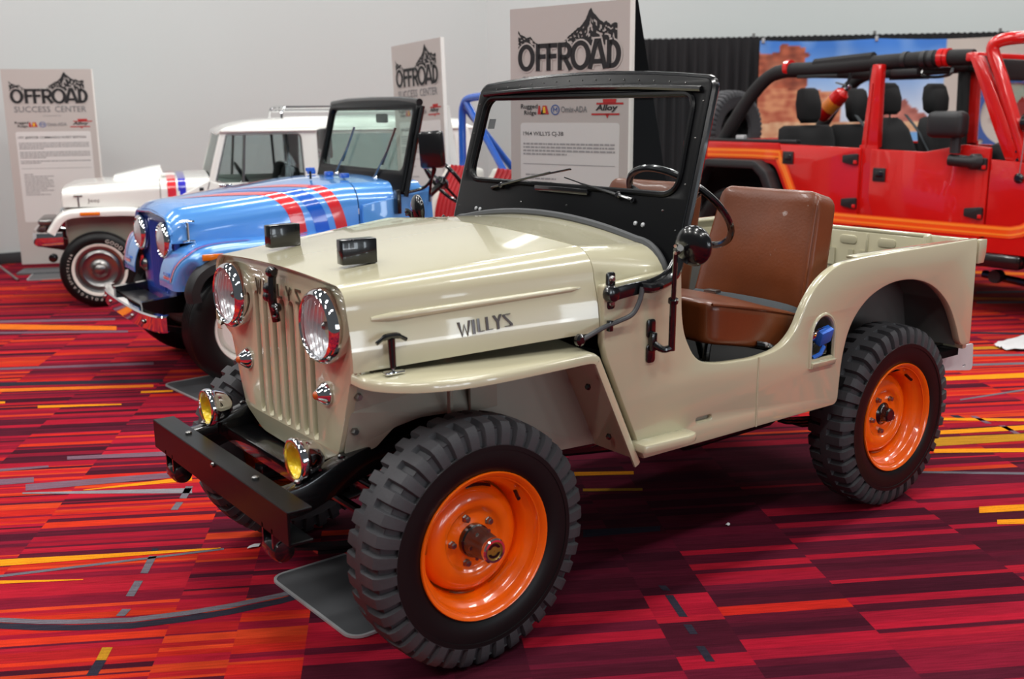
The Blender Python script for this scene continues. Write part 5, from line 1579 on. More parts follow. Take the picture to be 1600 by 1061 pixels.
# ================================================================ blue open 4x4
def blue_car():
    rt = root('utility_car', 'blue open off-road car with red and blue hood stripes and chrome bumper', 'car', (-0.7646, -3.3528, 0.009), radians(-4))

    def hw(X):
        return 0.415 + (0.33 - X) * 0.155 / 1.10

    def sec(X, lift=0.0, n=9):
        """hood section: list of (y,z) from left bottom over to right bottom"""
        t = (0.33 - X) / 1.10
        w = hw(X) + lift
        zb = 0.845 + 0.01 * t
        zt = 1.040 + 0.110 * min(1, t * 1.1) + lift
        if X > 0.26:
            zt -= 0.045 * ((X - 0.26) / 0.09) ** 2
        r = 0.15 + lift
        pts = [(w, zb), (w, zb + (zt - r - zb) * 0.5), (w - 0.004, zt - r)]
        for k in range(1, n + 1):
            a = pi / 2 * k / n
            pts.append((w - r + (r - 0.004) * cos(a), zt - r + r * sin(a)))
        for k in range(1, 6):
            y = (w - r) * (1 - k / 5)
            pts.append((y, zt + 0.02 * (1 - (y / (w - r)) ** 2)))
        return pts

    def ring(X, lift=0.0):
        p = sec(X, lift)
        return [(X, a, b) for a, b in p] + [(X, -a, b) for a, b in p[:-1][::-1]]
    xs = [0.345, 0.33, 0.30, 0.26] + [0.2 - k * 0.1 for k in range(10)] + [-0.765]
    MB().loft([ring(x) for x in xs]).build('hood', BLUE, rt, smooth=40, solid=0.006)
    MB().loft([ring(x) for x in (-0.772, -0.9, -1.05, -1.2)]).build('cowl', BLUE, rt, smooth=40, solid=0.006)

    # stripes lie on the hood surface: path of (X, t) where t 0 = left lower edge, 1 = centre line
    def surf(X, t, lift):
        p = sec(X, lift)
        L = [0]
        for a, b in zip(p[:-1], p[1:]):
            L.append(L[-1] + math.hypot(b[0] - a[0], b[1] - a[1]))
        s = t * L[-1]
        for i in range(len(p) - 1):
            if s <= L[i + 1] or i == len(p) - 2:
                f = (s - L[i]) / (L[i + 1] - L[i])
                return (X, p[i][0] + (p[i + 1][0] - p[i][0]) * f, p[i][1] + (p[i + 1][1] - p[i][1]) * f)

    def stripe(path, w, mat, nm):
        P = catmull(path, 8)
        ra, rb = [], []
        for i in range(len(P)):
            d = P[min(i + 1, len(P) - 1)] - P[max(i - 1, 0)]
            dx, dt = d[0], d[1] * 0.75
            l = math.hypot(dx, dt)
            nx, ntt = -dt / l, dx / l
            k = min(1.0, 0.06 + i / (len(P) * 0.30))
            ra.append((P[i][0] + nx * w / 2 * k, P[i][1] + ntt * w / 2 * k / 0.75))
            rb.append((P[i][0] - nx * w / 2 * k, P[i][1] - ntt * w / 2 * k / 0.75))
        for s in (1, -1):
            rows = []
            for k in range(5):
                f = k / 4
                rows.append([(lambda q: (q[0], q[1] * s, q[2]))(surf(a[0] + (b[0] - a[0]) * f, max(0.0, min(1.0, a[1] + (b[1] - a[1]) * f)), 0.0022)) for a, b in zip(ra, rb)])
            MB().loft(rows).build(nm, mat, rt, smooth=60)
    stripe([(0.20, 0.90), (0.02, 0.76), (-0.14, 0.60), (-0.28, 0.42), (-0.37, 0.22), (-0.40, 0.02)], 0.085, RED_ST, 'hood_stripe')
    stripe([(0.02, 0.93), (-0.18, 0.76), (-0.32, 0.58), (-0.43, 0.38), (-0.51, 0.18), (-0.54, 0.02)], 0.085, BLUE_ST, 'hood_stripe')
    stripe([(-0.10, 0.96), (-0.30, 0.80), (-0.45, 0.62), (-0.56, 0.40), (-0.63, 0.18), (-0.66, 0.02)], 0.07, RED_ST, 'hood_stripe')

    # grille
    half = [(0, 0.44, 0), (0.26, 0.44, 0.02), (0.345, 0.50, 0.02), (0.385, 0.74, 0.02), (0.405, 0.88, 0.03), (0.36, 0.985, 0.07), (0, 1.005, 0)]
    out = rpoly(half + [(-a, b, c) for a, b, c in half[1:-1][::-1]])
    slots = [rrect(k * 0.046 - 0.013, 0.52, k * 0.046 + 0.013, 0.945, 0.012) for k in range(-3, 4)]
    plate('grille_panel', [out] + slots, lambda a, b, h: (0.305 + h, a, b), 0.03, BLUE_D, rt, bevel=0.004)
    for k in range(-3, 3):
        y = (k + 0.5) * 0.046
        MB().tube([(0.322, y, 0.525), (0.322, y, 0.94)], 0.009, 8).build('grille_bar', BLUE_D, rt)
    MB().box((0.25, 0, 0.77), (0.03, 0.6, 0.5)).build('radiator', BLACK_MATT, rt)
    MB().tube([(0.338, a, b) for a, b in out if b > 0.88], 0.013, 8).build('hood_lip', BLUE, rt)
    for s in (1, -1):
        lamp(rt, (0.325, s * 0.270, 0.852), 0.108, 0)
        m = MB().lathe([(0.040, 0), (0.044, 0.006), (0.036, 0.018), (0.02, 0.030), (0.001, 0.034)], (0.322, s * 0.30, 0.645), 'x', 24, caps=False).build('turn_lamp', CHROME_D, rt)
        L = MB().tube([(0.25, s * 0.435, 0.86), (0.25, s * 0.43, 0.965)], 0.009, 8).build('hood_latch', CHROME, rt)
        MB().tube([(0.29, s * 0.43, 0.965), (0.25, s * 0.43, 0.972), (0.21, s * 0.43, 0.965)], 0.010, 8).build('latch_handle', CHROME, L)
        MB().box((0.25, s * 0.44, 0.858), (0.07, 0.03, 0.014), bevel=0.004).build('latch_base', CHROME, L)
        # fender: rounded top that drops at the nose
        path = [(0.40, 0.60), (0.395, 0.655), (0.37, 0.735), (0.32, 0.80), (0.24, 0.842), (0.12, 0.858), (-0.1, 0.862), (-0.4, 0.866), (-0.77, 0.87)]
        P = catmull(path, 4)
        rows = []
        for i, p in enumerate(P):
            x, z = float(p[0]), float(p[1])
            yi = 0.30 if x > 0.30 else hw(x) - 0.03
            a = 0.60 + 0.13 * min(1, max(0, (0.41 - x) / 0.09))
            d = P[min(i + 1, len(P) - 1)] - P[max(i - 1, 0)]
            d = d / np.linalg.norm(d)
            nx, nz = d[1], -d[0]            # outward normal (up / forward)
            if nz < 0 and i > 6:
                nx, nz = -nx, -nz
            nx, nz = abs(nx), abs(nz)
            q = [(x, yi, z), (x, (yi + a) / 2, z + 0.004), (x, a - 0.05, z), (x - nx * 0.008, a - 0.018, z - nz * 0.008), (x - nx * 0.03, a, z - nz * 0.03), (x - nx * 0.075, a, z - nz * 0.075)]
            rows.append([(v[0], v[1] * s, v[2]) for v in q])
        MB().loft(rows).build('fender', BLUE, rt, smooth=60, solid=0.005)
        # stripe pair following the fender nose
        for k, (mt, off, w) in enumerate(((RED_ST, 0.0, 0.016), (BLUE_ST, 0.035, 0.024))):
            rows = []
            for yk in (0, 1):
                row = []
                for i, p in enumerate(P[3:24]):
                    x, z = float(p[0]), float(p[1])
                    a = 0.60 + 0.13 * min(1, max(0, (0.41 - x) / 0.09))
                    y = a - 0.075 - off + yk * w
                    row.append((x + 0.004, y * s, z + 0.006))
                rows.append(row)
            rows_end = [[(r[0][0], r[0][1], r[0][2])] for r in rows]
            MB().loft(rows).build('fender_stripe', mt, rt, smooth=60)
            MB().add([(0.4, s * (0.40), 0.652 + off * 0.6), (0.4, s * (0.545 - off), 0.652 + off * 0.6), (0.398, s * (0.545 - off), 0.668 + off * 0.6), (0.398, s * (0.40), 0.668 + off * 0.6)], [(0, 1, 2, 3)]).build('fender_stripe', mt, rt)
        # black flare over the tyre
        fp = catmull([(0.345, 0.55), (0.35, 0.62), (0.30, 0.71), (0.20, 0.765), (0.05, 0.785), (-0.12, 0.78), (-0.28, 0.72), (-0.38, 0.60)], 5)
        rows = []
        for i, p in enumerate(fp):
            d = fp[min(i + 1, len(fp) - 1)] - fp[max(i - 1, 0)]
            d = d / np.linalg.norm(d)
            n = np.array([d[1], -d[0]])
            if i == 0:
                pass
            n = -n if n @ (np.array(p) - np.array([0, 0.4])) < 0 else n
            rows.append([(p[0] + n[0] * o, s * y, p[1] + n[1] * o) for o, y in ((0.02, 0.715), (0.018, 0.75), (0.0, 0.785), (-0.045, 0.79), (-0.05, 0.78), (-0.01, 0.73))])
        MB().loft(rows).build('wheel_flare', PLASTIC, rt, smooth=50)
        mk = MB().box((0.205, s * 0.735, 0.795), (0.12, 0.02, 0.036), bevel=0.006).build('side_marker', AMBER, rt)
        MB().box((-0.32, s * 0.62, 0.60), (0.9, 0.02, 0.40)).build('inner_fender', BLACK_MATT, rt) if False else None
        # tub side, windscreen hinge strip
        ol = rpoly([(-0.775, 1.02, 0), (-1.22, 1.10, 0.01), (-1.24, 0.80, 0.05), (-1.35, 0.68, 0.08), (-1.85, 0.68, 0.08), (-2.02, 0.90, 0.1), (-2.25, 0.985, 0.05), (-2.95, 0.985, 0.02), (-2.95, 0.55, 0), (-2.78, 0.55, 0.05), (-2.66, 0.80, 0.1), (-2.30, 0.86, 0.1), (-2.02, 0.70, 0.1), (-1.95, 0.47, 0), (-0.75, 0.47, 0), (-0.45, 0.80, 0), (-0.775, 0.86, 0)])
        plate('body_side', [ol], lambda a, b, h, s=s: (a, s * (0.60 + h) if a > -1.0 else s * (0.66 + h), b), 0.03, BLUE, rt, bevel=0.006)
        MB().box((-1.20, s * 0.640, 0.99), (0.05, 0.06, 0.26), bevel=0.006).build('cowl_post', BLUE, rt)
    # battery-tray shelf behind the bumper and front frame
    MB().box((0.42, 0, 0.475), (0.16, 0.70, 0.012), bevel=0.004).build('frame_cover', CHROME_D, rt)
    for s in (1, -1):
        MB().strip([(0.52, s * 0.34, 0.47), (0.2, s * 0.35, 0.50), (-0.6, s * 0.36, 0.46), (-2.6, s * 0.37, 0.5)], 0.05, 0.09, (0, 0, 1)).build('frame_rail', BLACK, rt)
        MB().strip([(x, s * 0.40, 0.30 + 0.09 * (x / 0.5) ** 2) for x in np.linspace(-0.5, 0.5, 9)], 0.05, 0.03, (0, 0, 1)).build('leaf_spring', BLACK, rt)
    # chrome bumper swept back at the ends
    path = catmull([(0.47, 0.69, 0.435), (0.51, 0.65, 0.433), (0.545, 0.45, 0.431), (0.555, 0.2, 0.43), (0.555, -0.2, 0.43), (0.545, -0.45, 0.431), (0.51, -0.65, 0.433), (0.47, -0.69, 0.435)], 4)
    rows = []
    for i, p in enumerate(path):
        d = path[min(i + 1, len(path) - 1)] - path[max(i - 1, 0)]
        n = Vector((-d[1], d[0], 0)).normalized()
        if n.x < 0:
            n = -n
        rows.append([tuple(Vector(p) + n * o + Vector((0, 0, z))) for o, z in ((-0.035, 0.050), (0.004, 0.049), (0.012, 0.040), (0.012, -0.038), (0.004, -0.047), (-0.03, -0.048))])
    b = MB().loft(rows).build('front_bumper', CHROME, rt, smooth=40, solid=0.004)
    for y in (0.50, 0.28, -0.28, -0.5):
        MB().lathe([(0.014, 0), (0.012, 0.008), (0.002, 0.012)], (0.566 - 0.05 * max(0, abs(y) - 0.25), y, 0.431), 'x', 12).build('bumper_bolt', CHROME_D, b)
    MB().tube([(0, -0.6, 0.35), (0, 0.6, 0.35)], 0.04, 12).build('front_axle', BLACK, rt)
    MB().tube([(-2.13, -0.6, 0.35), (-2.13, 0.6, 0.35)], 0.04, 12).build('rear_axle', BLACK, rt)
    MB().box((-1.9, 0, 0.52), (2.1, 1.26, 0.05)).build('tub_floor', BLACK_MATT, rt)
    MB().box((-0.3, 0, 0.62), (0.8, 0.5, 0.4), bevel=0.05).build('engine', BLACK_MATT, rt)
    MB().box((-2.94, 0, 0.77), (0.03, 1.30, 0.42), bevel=0.006).build('tailgate', BLUE, rt)
    MB().box((-1.23, 0, 1.00), (0.05, 1.20, 0.20), bevel=0.01).build('dashboard', BLUE_D, rt)
    # windscreen
    up = Vector((-0.25, 0, 1)).normalized()
    nr = Vector((1, 0, 0.25)).normalized()
    WO = Vector((-1.025, 0, 1.085))

    def wf(a, b, h):
        p = WO + up * b + nr * h
        return (p.x, a, p.z)
    H = 0.575
    fo = rpoly([(0.68, -0.01, 0.02), (0.68, 0.10, 0), (0.672, H - 0.015, 0.05), (0.4, H + 0.008, 0), (0, H + 0.014, 0), (-0.4, H + 0.008, 0), (-0.672, H - 0.015, 0.05), (-0.68, 0.10, 0), (-0.68, -0.01, 0.02)], 5)
    hole = rpoly([(0.632, 0.135, 0.05), (0.625, H - 0.055, 0.04), (-0.625, H - 0.055, 0.04), (-0.632, 0.135, 0.05)], 5)
    plate('windscreen_frame', [fo, hole], wf, 0.045, BLACK_SATIN, rt, bevel=0.012)
    plate('windscreen_glass', [hole], wf, 0.004, GLASS_G, rt)
    MB().tube([wf(a, b, 0.0) for a, b in ((0.66, H - 0.01), (0.4, H + 0.006), (0, H + 0.01), (-0.4, H + 0.006), (-0.66, H - 0.01))], 0.024, 10).build('top_rail', BLACK, rt)
    for s in (1, -1):
        MB().tube([wf(s * 0.695, -0.02, -0.01), wf(s * 0.690, H - 0.03, -0.01)], 0.016, 8).build('side_rail', BLACK, rt)
        MB().box(wf(s * 0.665, -0.06, 0.025), (0.03, 0.06, 0.15), bevel=0.008).build('windscreen_hinge', BLACK, rt)
    for y in (0.30, -0.32):
        w = MB().tube([wf(y, 0.075, 0.035), wf(y + 0.05, 0.16, 0.034), wf(y + 0.12, 0.30, 0.024)], [0.008, 0.006, 0.005], 8).build('wiper_arm', CHROME_D, rt)
        MB().strip([wf(y + 0.06, 0.16, 0.026), wf(y + 0.15, 0.40, 0.026)], 0.008, 0.014, nr).build('wiper_blade', CHROME_D, w)
        MB().lathe([(0.014, 0), (0.010, 0.02)], wf(y, 0.075, 0.02), 'x', 12).build('wiper_pivot', CHROME, w)
    MB().box(wf(0.05, 0.48, -0.06), (0.02, 0.16, 0.06), bevel=0.012).build('rear_view_mirror', PLASTIC, rt)
    # door mirrors on bent arms
    for s in (1, -1):
        MB().tube(catmull([wf(s * 0.68, 0.0, 0), (-1.14, s * 0.74, 1.12), (-1.17, s * 0.81, 1.21), (-1.17, s * 0.825, 1.30)], 5), 0.010, 8).build('mirror_arm', BLACK, rt)
        MB().box((-1.15, s * 0.825, 1.35), (0.055, 0.165, 0.225), Matrix.Rotation(radians(34 if s > 0 else 5), 3, 'Z') @ Matrix.Rotation(radians(4), 3, 'X'), bevel=0.022).build('mirror_head', BLACK, rt)
        MB().tube(catmull([(-1.2, s * 0.69, 1.03), (-1.16, s * 0.77, 1.10), (-1.16, s * 0.82, 1.24)], 4), 0.009, 8).build('mirror_arm', BLACK, rt)
    # hood hinge fittings and vacuum tubes
    for y in (0.30, 0.05, -0.25):
        MB().box((-0.80, y, 1.185), (0.05, 0.05, 0.03), bevel=0.006).build('cowl_fitting', BLUE_TUBE, rt)
    MB().tube([(-0.62, 0.18, 1.165), (-0.62, 0.18, 1.225)], 0.008, 8).build('hood_rest', BLACK, rt)
    MB().box((-0.62, 0.18, 1.225), (0.06, 0.025, 0.025), bevel=0.008).build('hood_rest', BLUE_TUBE, rt)
    # steering wheel
    c = Vector((-1.50, 0.36, 1.13))
    ax = Vector((-0.8, 0, 0.6)).normalized()
    e1 = Vector((0, 1, 0))
    e2 = ax.cross(e1)
    sw = MB().tube([tuple(c + (e1 * cos(2 * pi * k / 40) + e2 * sin(2 * pi * k / 40)) * 0.20) for k in range(40)], 0.013, 8, closed=True).build('steering_wheel', BLACK, rt)
    for a in (90, 210, 330):
        MB().tube([tuple(c - ax * 0.03), tuple(c + (e1 * cos(radians(a)) + e2 * sin(radians(a))) * 0.2)], 0.009, 8).build('spoke', BLACK, sw)
    MB().lathe([(0.045, -0.05), (0.05, -0.02), (0.03, 0.0)], c, (e1, e2, ax), 18).build('horn_hub', BLACK, sw)
    MB().tube([tuple(c - ax * 0.04), tuple(c - ax * 0.4)], 0.022, 10).build('steering_column', BLACK, rt)
    # ribbed red seats with white sides
    for yc in (0.33, -0.33):
        def secs(w0, w1):
            rows = []
            for k in range(15):
                v = k / 14
                x = -1.86 - 0.16 * v
                z = 0.70 + 0.46 * v
                bulge = 0.035 * sin(pi * min(1, v * 1.05))
                th = 0.13 * (1 - 0.35 * v ** 3)
                taper = 1 - 0.10 * v ** 4
                row = []
                for a, b in ((w0, 0), (w0, 1), (w1, 1), (w1, 0)):
                    row.append((x + (bulge if b else -th), yc + a * taper, z + (0.02 if b else 0.0)))
                rows.append(row)
            return rows
        st = MB()
        st.loft(secs(-0.155, 0.155), closed=True, capa=True, capb=True)
        sb = st.build('seat_back', RED_V, rt, smooth=50, bevel=0.015)
        for k in range(5):
            y = -0.12 + k * 0.06
            MB().tube([(r[1][0] + 0.002, yc + y, r[1][2]) for r in secs(-0.155, 0.155)], 0.010, 6).build('seat_rib', RED_V, sb)
        for a, b in ((-0.235, -0.152), (0.152, 0.235)):
            MB().loft(secs(a, b), closed=True, capa=True, capb=True).build('seat_bolster', WHITE_V, rt, smooth=50, bevel=0.02)
        MB().box((-1.62, yc, 0.66), (0.46, 0.47, 0.14), bevel=0.04).build('seat_cushion', WHITE_V, rt)
        MB().box((-1.62, yc, 0.735), (0.42, 0.30, 0.02), bevel=0.008).build('seat_inlay', RED_V, rt)
    # roll bar
    hoop = catmull([(-2.20, -0.60, 0.60), (-2.20, -0.60, 1.2), (-2.20, -0.60, 1.50), (-2.20, -0.575, 1.62), (-2.20, -0.46, 1.675), (-2.20, 0, 1.685), (-2.20, 0.46, 1.675), (-2.20, 0.575, 1.62), (-2.20, 0.60, 1.5), (-2.20, 0.60, 1.2), (-2.20, 0.60, 0.60)], 5)
    rb = MB().tube(hoop, 0.030, 12).build('roll_bar', BLUE_TUBE, rt)
    MB().tube([(-2.20, -0.53, 1.645), (-2.20, 0.50, 0.66)], 0.027, 10).build('roll_bar_brace', BLUE_TUBE, rb)
    for s in (1, -1):
        MB().tube([(-2.20, s * 0.57, 1.62), (-2.85, s * 0.58, 0.90)], 0.027, 10).build('roll_bar_brace', BLUE_TUBE, rb)
    # wheels
    w1 = road_wheel(rt, 0.355, 0.205, 0.225, 'white_steel')
    place_wheel(w1, (0, 0.60, 0.357))
    place_wheel(dup_part(w1, rt), (0, -0.60, 0.357), True)
    place_wheel(dup_part(w1, rt), (-2.13, 0.60, 0.357))
    place_wheel(dup_part(w1, rt), (-2.13, -0.60, 0.357), True)
    return rt
blue_car()

# ================================================================ white wagon
def white_car():
    rt = root('station_wagon', 'white vintage wagon with red and blue cowl bands and whitewall tyre', 'car', (-0.992, -6.589, 0), radians(-18))

    def sec(X, w, zb, zt, r, crown):
        pts = [(w, zb), (w, (zb + zt - r) / 2)]
        for k in range(0, 9):
            a = pi / 2 * k / 8
            pts.append((w - r + r * cos(a), zt - r + r * sin(a)))
        for k in range(1, 5):
            y = (w - r) * (1 - k / 5)
            pts.append((y, zt + crown * (1 - (y / (w - r)) ** 2)))
        pts.append((0, zt + crown))
        return [(X, a, b) for a, b in pts] + [(X, -a, b) for a, b in pts[:-1][::-1]]
    rows = [sec(0.252, 0.56, 0.845, 0.955, 0.06, 0.0), sec(0.24, 0.585, 0.84, 0.985, 0.08, 0.008), sec(0.18, 0.60, 0.838, 1.003, 0.09, 0.015)] + [sec(0.1 - k * 0.125, 0.605 + 0.006 * k, 0.838 - 0.004 * k, 1.008 + 0.006 * k, 0.09, 0.02) for k in range(6)]
    MB().loft(rows, capa=True).build('hood', WHITE, rt, smooth=40)
    rows = [sec(-0.53 - k * 0.1, 0.645 + 0.004 * k, 0.55, 1.042 + 0.004 * k, 0.10, 0.02) for k in range(5)]
    MB().loft(rows).build('cowl', WHITE, rt, smooth=40)
    # bands over the cowl
    for x0, x1, mt in ((-0.585, -0.655, RED_ST), (-0.672, -0.735, PURPLE_ST)):
        a = [(x, y * 1.004, z + 0.003) for x, y, z in sec(x0, 0.648, 0.86, 1.046, 0.10, 0.02)]
        b = [(x, y * 1.004, z + 0.003) for x, y, z in sec(x1, 0.651, 0.86, 1.048, 0.10, 0.02)]
        MB().loft([a, b]).build('cowl_band', mt, rt, smooth=60)
    # hood scoop
    rows = []
    for x, z, w in ((-0.13, 1.03, 0.26), (-0.16, 1.066, 0.25), (-0.30, 1.095, 0.24), (-0.45, 1.128, 0.225), (-0.545, 1.142, 0.21), (-0.56, 1.10, 0.21)):
        rows.append([(x, w + 0.05, 1.02), (x, w, z - 0.012), (x, w - 0.03, z), (x, -w + 0.03, z), (x, -w, z - 0.012), (x, -w - 0.05, 1.02)])
    MB().loft(rows).build('hood_scoop', WHITE, rt, smooth=30)
    MB().box((-0.60, 0.35, 1.07), (0.12, 0.10, 0.03), bevel=0.012).build('cowl_vent', WHITE, rt)
    for s in (1, -1):
        # fender with rolled lip
        P = catmull([(0.375, 0.655), (0.345, 0.70), (0.29, 0.77), (0.21, 0.815), (0.10, 0.826), (-0.1, 0.828), (-0.30, 0.822), (-0.42, 0.79), (-0.52, 0.72)], 4)
        rows = []
        for i, p in enumerate(P):
            d = P[min(i + 1, len(P) - 1)] - P[max(i - 1, 0)]
            d = d / np.linalg.norm(d)
            n = np.array([d[1], -d[0]])
            if n @ (np.array(p) - np.array([-0.05, 0.3])) < 0:
                n = -n
            q = [(p[0], 0.50, p[1] + 0.01), (p[0], 0.665, p[1]), (p[0] - n[0] * 0.008, 0.69, p[1] - n[1] * 0.008), (p[0] - n[0] * 0.03, 0.70, p[1] - n[1] * 0.03), (p[0] - n[0] * 0.065, 0.695, p[1] - n[1] * 0.065), (p[0] - n[0] * 0.068, 0.66, p[1] - n[1] * 0.068)]
            rows.append([(a, s * b, c) for a, b, c in q])
        MB().loft(rows).build('fender', WHITE, rt, smooth=60)
        MB().box((0.035, s * 0.70, 0.788), (0.155, 0.014, 0.028), bevel=0.005).build('side_marker', AMBER, rt)
        MB().box((0.12, s * 0.600, 0.885), (0.014, 0.02, 0.10), bevel=0.005).build('hood_latch', CHROME_D, rt)
        MB().box((0.12, s * 0.605, 0.93), (0.07, 0.02, 0.014), bevel=0.005).build('hood_latch', CHROME_D, rt)
        MB().box((-0.05, s * 0.55, 0.66), (0.56, 0.02, 0.30)).build('inner_fender', CREAM_SHADED, rt)
        # body side below the belt
        ol = rpoly([(-0.50, 0.82, 0), (-0.93, 1.03, 0.02), (-0.97, 1.005, 0.02), (-3.30, 0.985, 0.05), (-3.36, 0.55, 0.05), (-2.75, 0.50, 0.05), (-2.62, 0.74, 0.12), (-2.20, 0.74, 0.12), (-2.05, 0.42, 0.03), (-0.55, 0.42, 0.03), (-0.45, 0.70, 0.05)])
        plate('body_side', [ol], lambda a, b, h, s=s: (a, s * (0.665 + h), b), 0.03, WHITE, rt, bevel=0.008)
        MB().tube(catmull([(-0.93, s * 0.682, 1.02), (-0.905, s * 0.682, 0.9), (-0.92, s * 0.682, 0.6), (-0.95, s * 0.682, 0.44)], 4), 0.004, 6).build('door_gap', INK_G, rt)
        # cabin side: pillars around the openings
        ol = rpoly([(-0.915, 1.00, 0), (-1.045, 1.435, 0.02), (-3.25, 1.445, 0.05), (-3.30, 0.98, 0.02)])
        win = rpoly([(-0.985, 1.020, 0.01), (-1.095, 1.408, 0.015), (-1.72, 1.412, 0.05), (-1.735, 0.972, 0.02), (-1.17, 0.972, 0.01)])
        win2 = rpoly([(-1.86, 1.00, 0.03), (-1.86, 1.40, 0.03), (-3.10, 1.40, 0.05), (-3.12, 1.00, 0.03)])
        cy = lambda a, b, h, s=s: (a, s * (0.655 - 0.10 * (b - 1.0) + h), b)
        plate('cabin_side', [ol, win, win2], cy, 0.035, WHITE, rt, bevel=0.006)
        MB().tube([cy(a, b, 0.012) for a, b in win], 0.009, 8, closed=True).build('window_trim', CHROME_D, rt)
        plate('side_glass', [win], lambda a, b, h: cy(a, b, h * 0.1), 0.004, GLASS_S, rt)
        plate('side_glass', [win2], lambda a, b, h: cy(a, b, h * 0.1), 0.004, GLASS_S, rt)
        MB().tube([cy(-1.205, 0.975, 0.008), cy(-1.245, 1.41, 0.008)], 0.012, 8).build('vent_bar', CHROME_D, rt)
        MB().tube([cy(-1.62, 0.98, -0.02), cy(-1.60, 1.41, -0.02)], 0.012, 8).build('window_channel', PLASTIC, rt)
        hd = MB().box((-1.06, s * 0.695, 0.985), (0.11, 0.02, 0.024), bevel=0.008).build('door_mirror_foot', CHROME, rt)
        MB().box((-0.86, s * 0.684, 0.95), (0.035, 0.006, 0.045), bevel=0.002).build('cowl_badge', PLASTIC, rt)
        # hood name script
        mb = MB()
        V, F = text_mesh('Jeepster', 0.20, 0.040)
        if s > 0:
            mb.add([(0.05 - p[0], 0.612, 0.865 + p[1]) for p in V], F)
        else:
            mb.add([(-0.15 + p[0], -0.612, 0.865 + p[1]) for p in V], F)
        mb.build('name_script', CHROME_D, rt, smooth=180)
    # roof
    rows = []
    for x, z, w in ((-1.02, 1.425, 0.56), (-1.045, 1.445, 0.60), (-1.10, 1.475, 0.60), (-1.30, 1.515, 0.58), (-1.7, 1.54, 0.575), (-2.5, 1.545, 0.575), (-3.2, 1.52, 0.57), (-3.32, 1.44, 0.57)):
        z0 = min(1.432, z - 0.02)
        row = [(x, w + 0.045, z0), (x, w + 0.05, z0 + 0.015), (x, w + 0.03, (z + z0) / 2 + 0.01), (x, w - 0.05, z - 0.006), (x, 0.25, z + 0.01), (x, 0, z + 0.012)]
        rows.append(row + [(a, -b, c) for a, b, c in row[:-1][::-1]])
    MB().loft(rows, capa=True, capb=True).build('roof', WHITE, rt, smooth=50)
    MB().tube([(-1.05, 0.64, 1.434), (-3.2, 0.635, 1.436)], 0.012, 8).build('drip_rail', WHITE, rt)
    plate('windscreen_glass', [rpoly([(0.60, 0, 0.03), (0.53, 0.42, 0.03), (-0.53, 0.42, 0.03), (-0.60, 0, 0.03)])], lambda a, b, h: (-0.93 - 0.28 * b + h, a, 1.03 + 0.93 * b), 0.004, GLASS_G, rt)
    # roof rack
    rk = MB()
    for y in (0.42, 0.14, -0.14, -0.42):
        rk = MB().tube([(-1.60, y, 1.60), (-3.0, y, 1.60)], 0.011, 8).build('rack_rail', CHROME, rt)
    for x in (-1.62, -2.95):
        MB().tube(catmull([(x + 0.04, 0.50, 1.535), (x + 0.03, 0.48, 1.60), (x, 0.44, 1.635), (x, -0.44, 1.635), (x + 0.03, -0.48, 1.60), (x + 0.04, -0.50, 1.535)], 4), 0.013, 8).build('rack_bow', CHROME, rt)
    for y in (0.46, -0.46):
        MB().tube([(-1.62, y, 1.632), (-2.95, y, 1.632)], 0.012, 8).build('rack_rail', CHROME, rt)
    # nose and bumper
    MB().box((0.225, 0, 0.72), (0.04, 1.0, 0.30), bevel=0.02).build('grille_panel', WHITE, rt)
    for s in (1, -1):
        lamp(rt, (0.235, s * 0.40, 0.74), 0.085, 0)
    path = catmull([(0.26, 0.66, 0.585), (0.40, 0.66, 0.585), (0.47, 0.60, 0.585), (0.50, 0.40, 0.585), (0.51, 0, 0.585), (0.50, -0.40, 0.585), (0.47, -0.60, 0.585), (0.40, -0.66, 0.585), (0.26, -0.66, 0.585)], 4)
    rows = []
    for i, p in enumerate(path):
        d = path[min(i + 1, len(path) - 1)] - path[max(i - 1, 0)]
        n = Vector((-d[1], d[0], 0)).normalized()
        n = -n if n.dot(Vector((p[0] - 0.1, p[1], 0))) < 0 else n
        rows.append([tuple(Vector(p) + n * o + Vector((0, 0, z))) for o, z in ((-0.02, 0.058), (0.008, 0.052), (0.012, 0.035), (0.012, -0.035), (0.004, -0.05))])
    MB().loft(rows).build('front_bumper', CHROME, rt, smooth=40, solid=0.004)
    MB().box((0.42, 0, 0.69), (0.12, 0.5, 0.05), bevel=0.02).build('winch_plate', CHROME_D, rt)
    for y in (0.34, -0.34):
        MB().strip([(0.48, y, 0.55), (0.1, y, 0.47), (-0.5, y, 0.42), (-2.9, y, 0.42)], 0.05, 0.10, (0, 0, 1)).build('frame_rail', BLACK, rt)
        MB().lathe([(0.02, -0.03), (0.035, -0.025), (0.035, 0.025), (0.02, 0.03)], (0.36, y + 0.2 * (1 if y > 0 else -1), 0.42), 'y', 14).build('spring_eye', BLACK, rt)
    MB().box((-1.9, 0, 0.44), (2.9, 1.25, 0.06)).build('cabin_floor', BLACK_MATT, rt)
    MB().box((-3.32, 0, 0.77), (0.03, 1.28, 0.44)).build('tailgate', WHITE, rt)
    MB().box((-0.98, 0, 0.93), (0.12, 1.20, 0.14), bevel=0.04).build('dashboard', PLASTIC, rt)
    c = Vector((-1.26, 0.32, 1.0))
    ax = Vector((-0.85, 0, 0.5)).normalized()
    e1 = Vector((0, 1, 0))
    e2 = ax.cross(e1)
    sw = MB().tube([tuple(c + (e1 * cos(2 * pi * k / 40) + e2 * sin(2 * pi * k / 40)) * 0.18) for k in range(40)], 0.012, 8, closed=True).build('steering_wheel', BLACK, rt)
    MB().tube([tuple(c + e1 * 0.17), tuple(c - ax * 0.03), tuple(c - e1 * 0.17)], 0.010, 8).build('spoke', BLACK, sw)
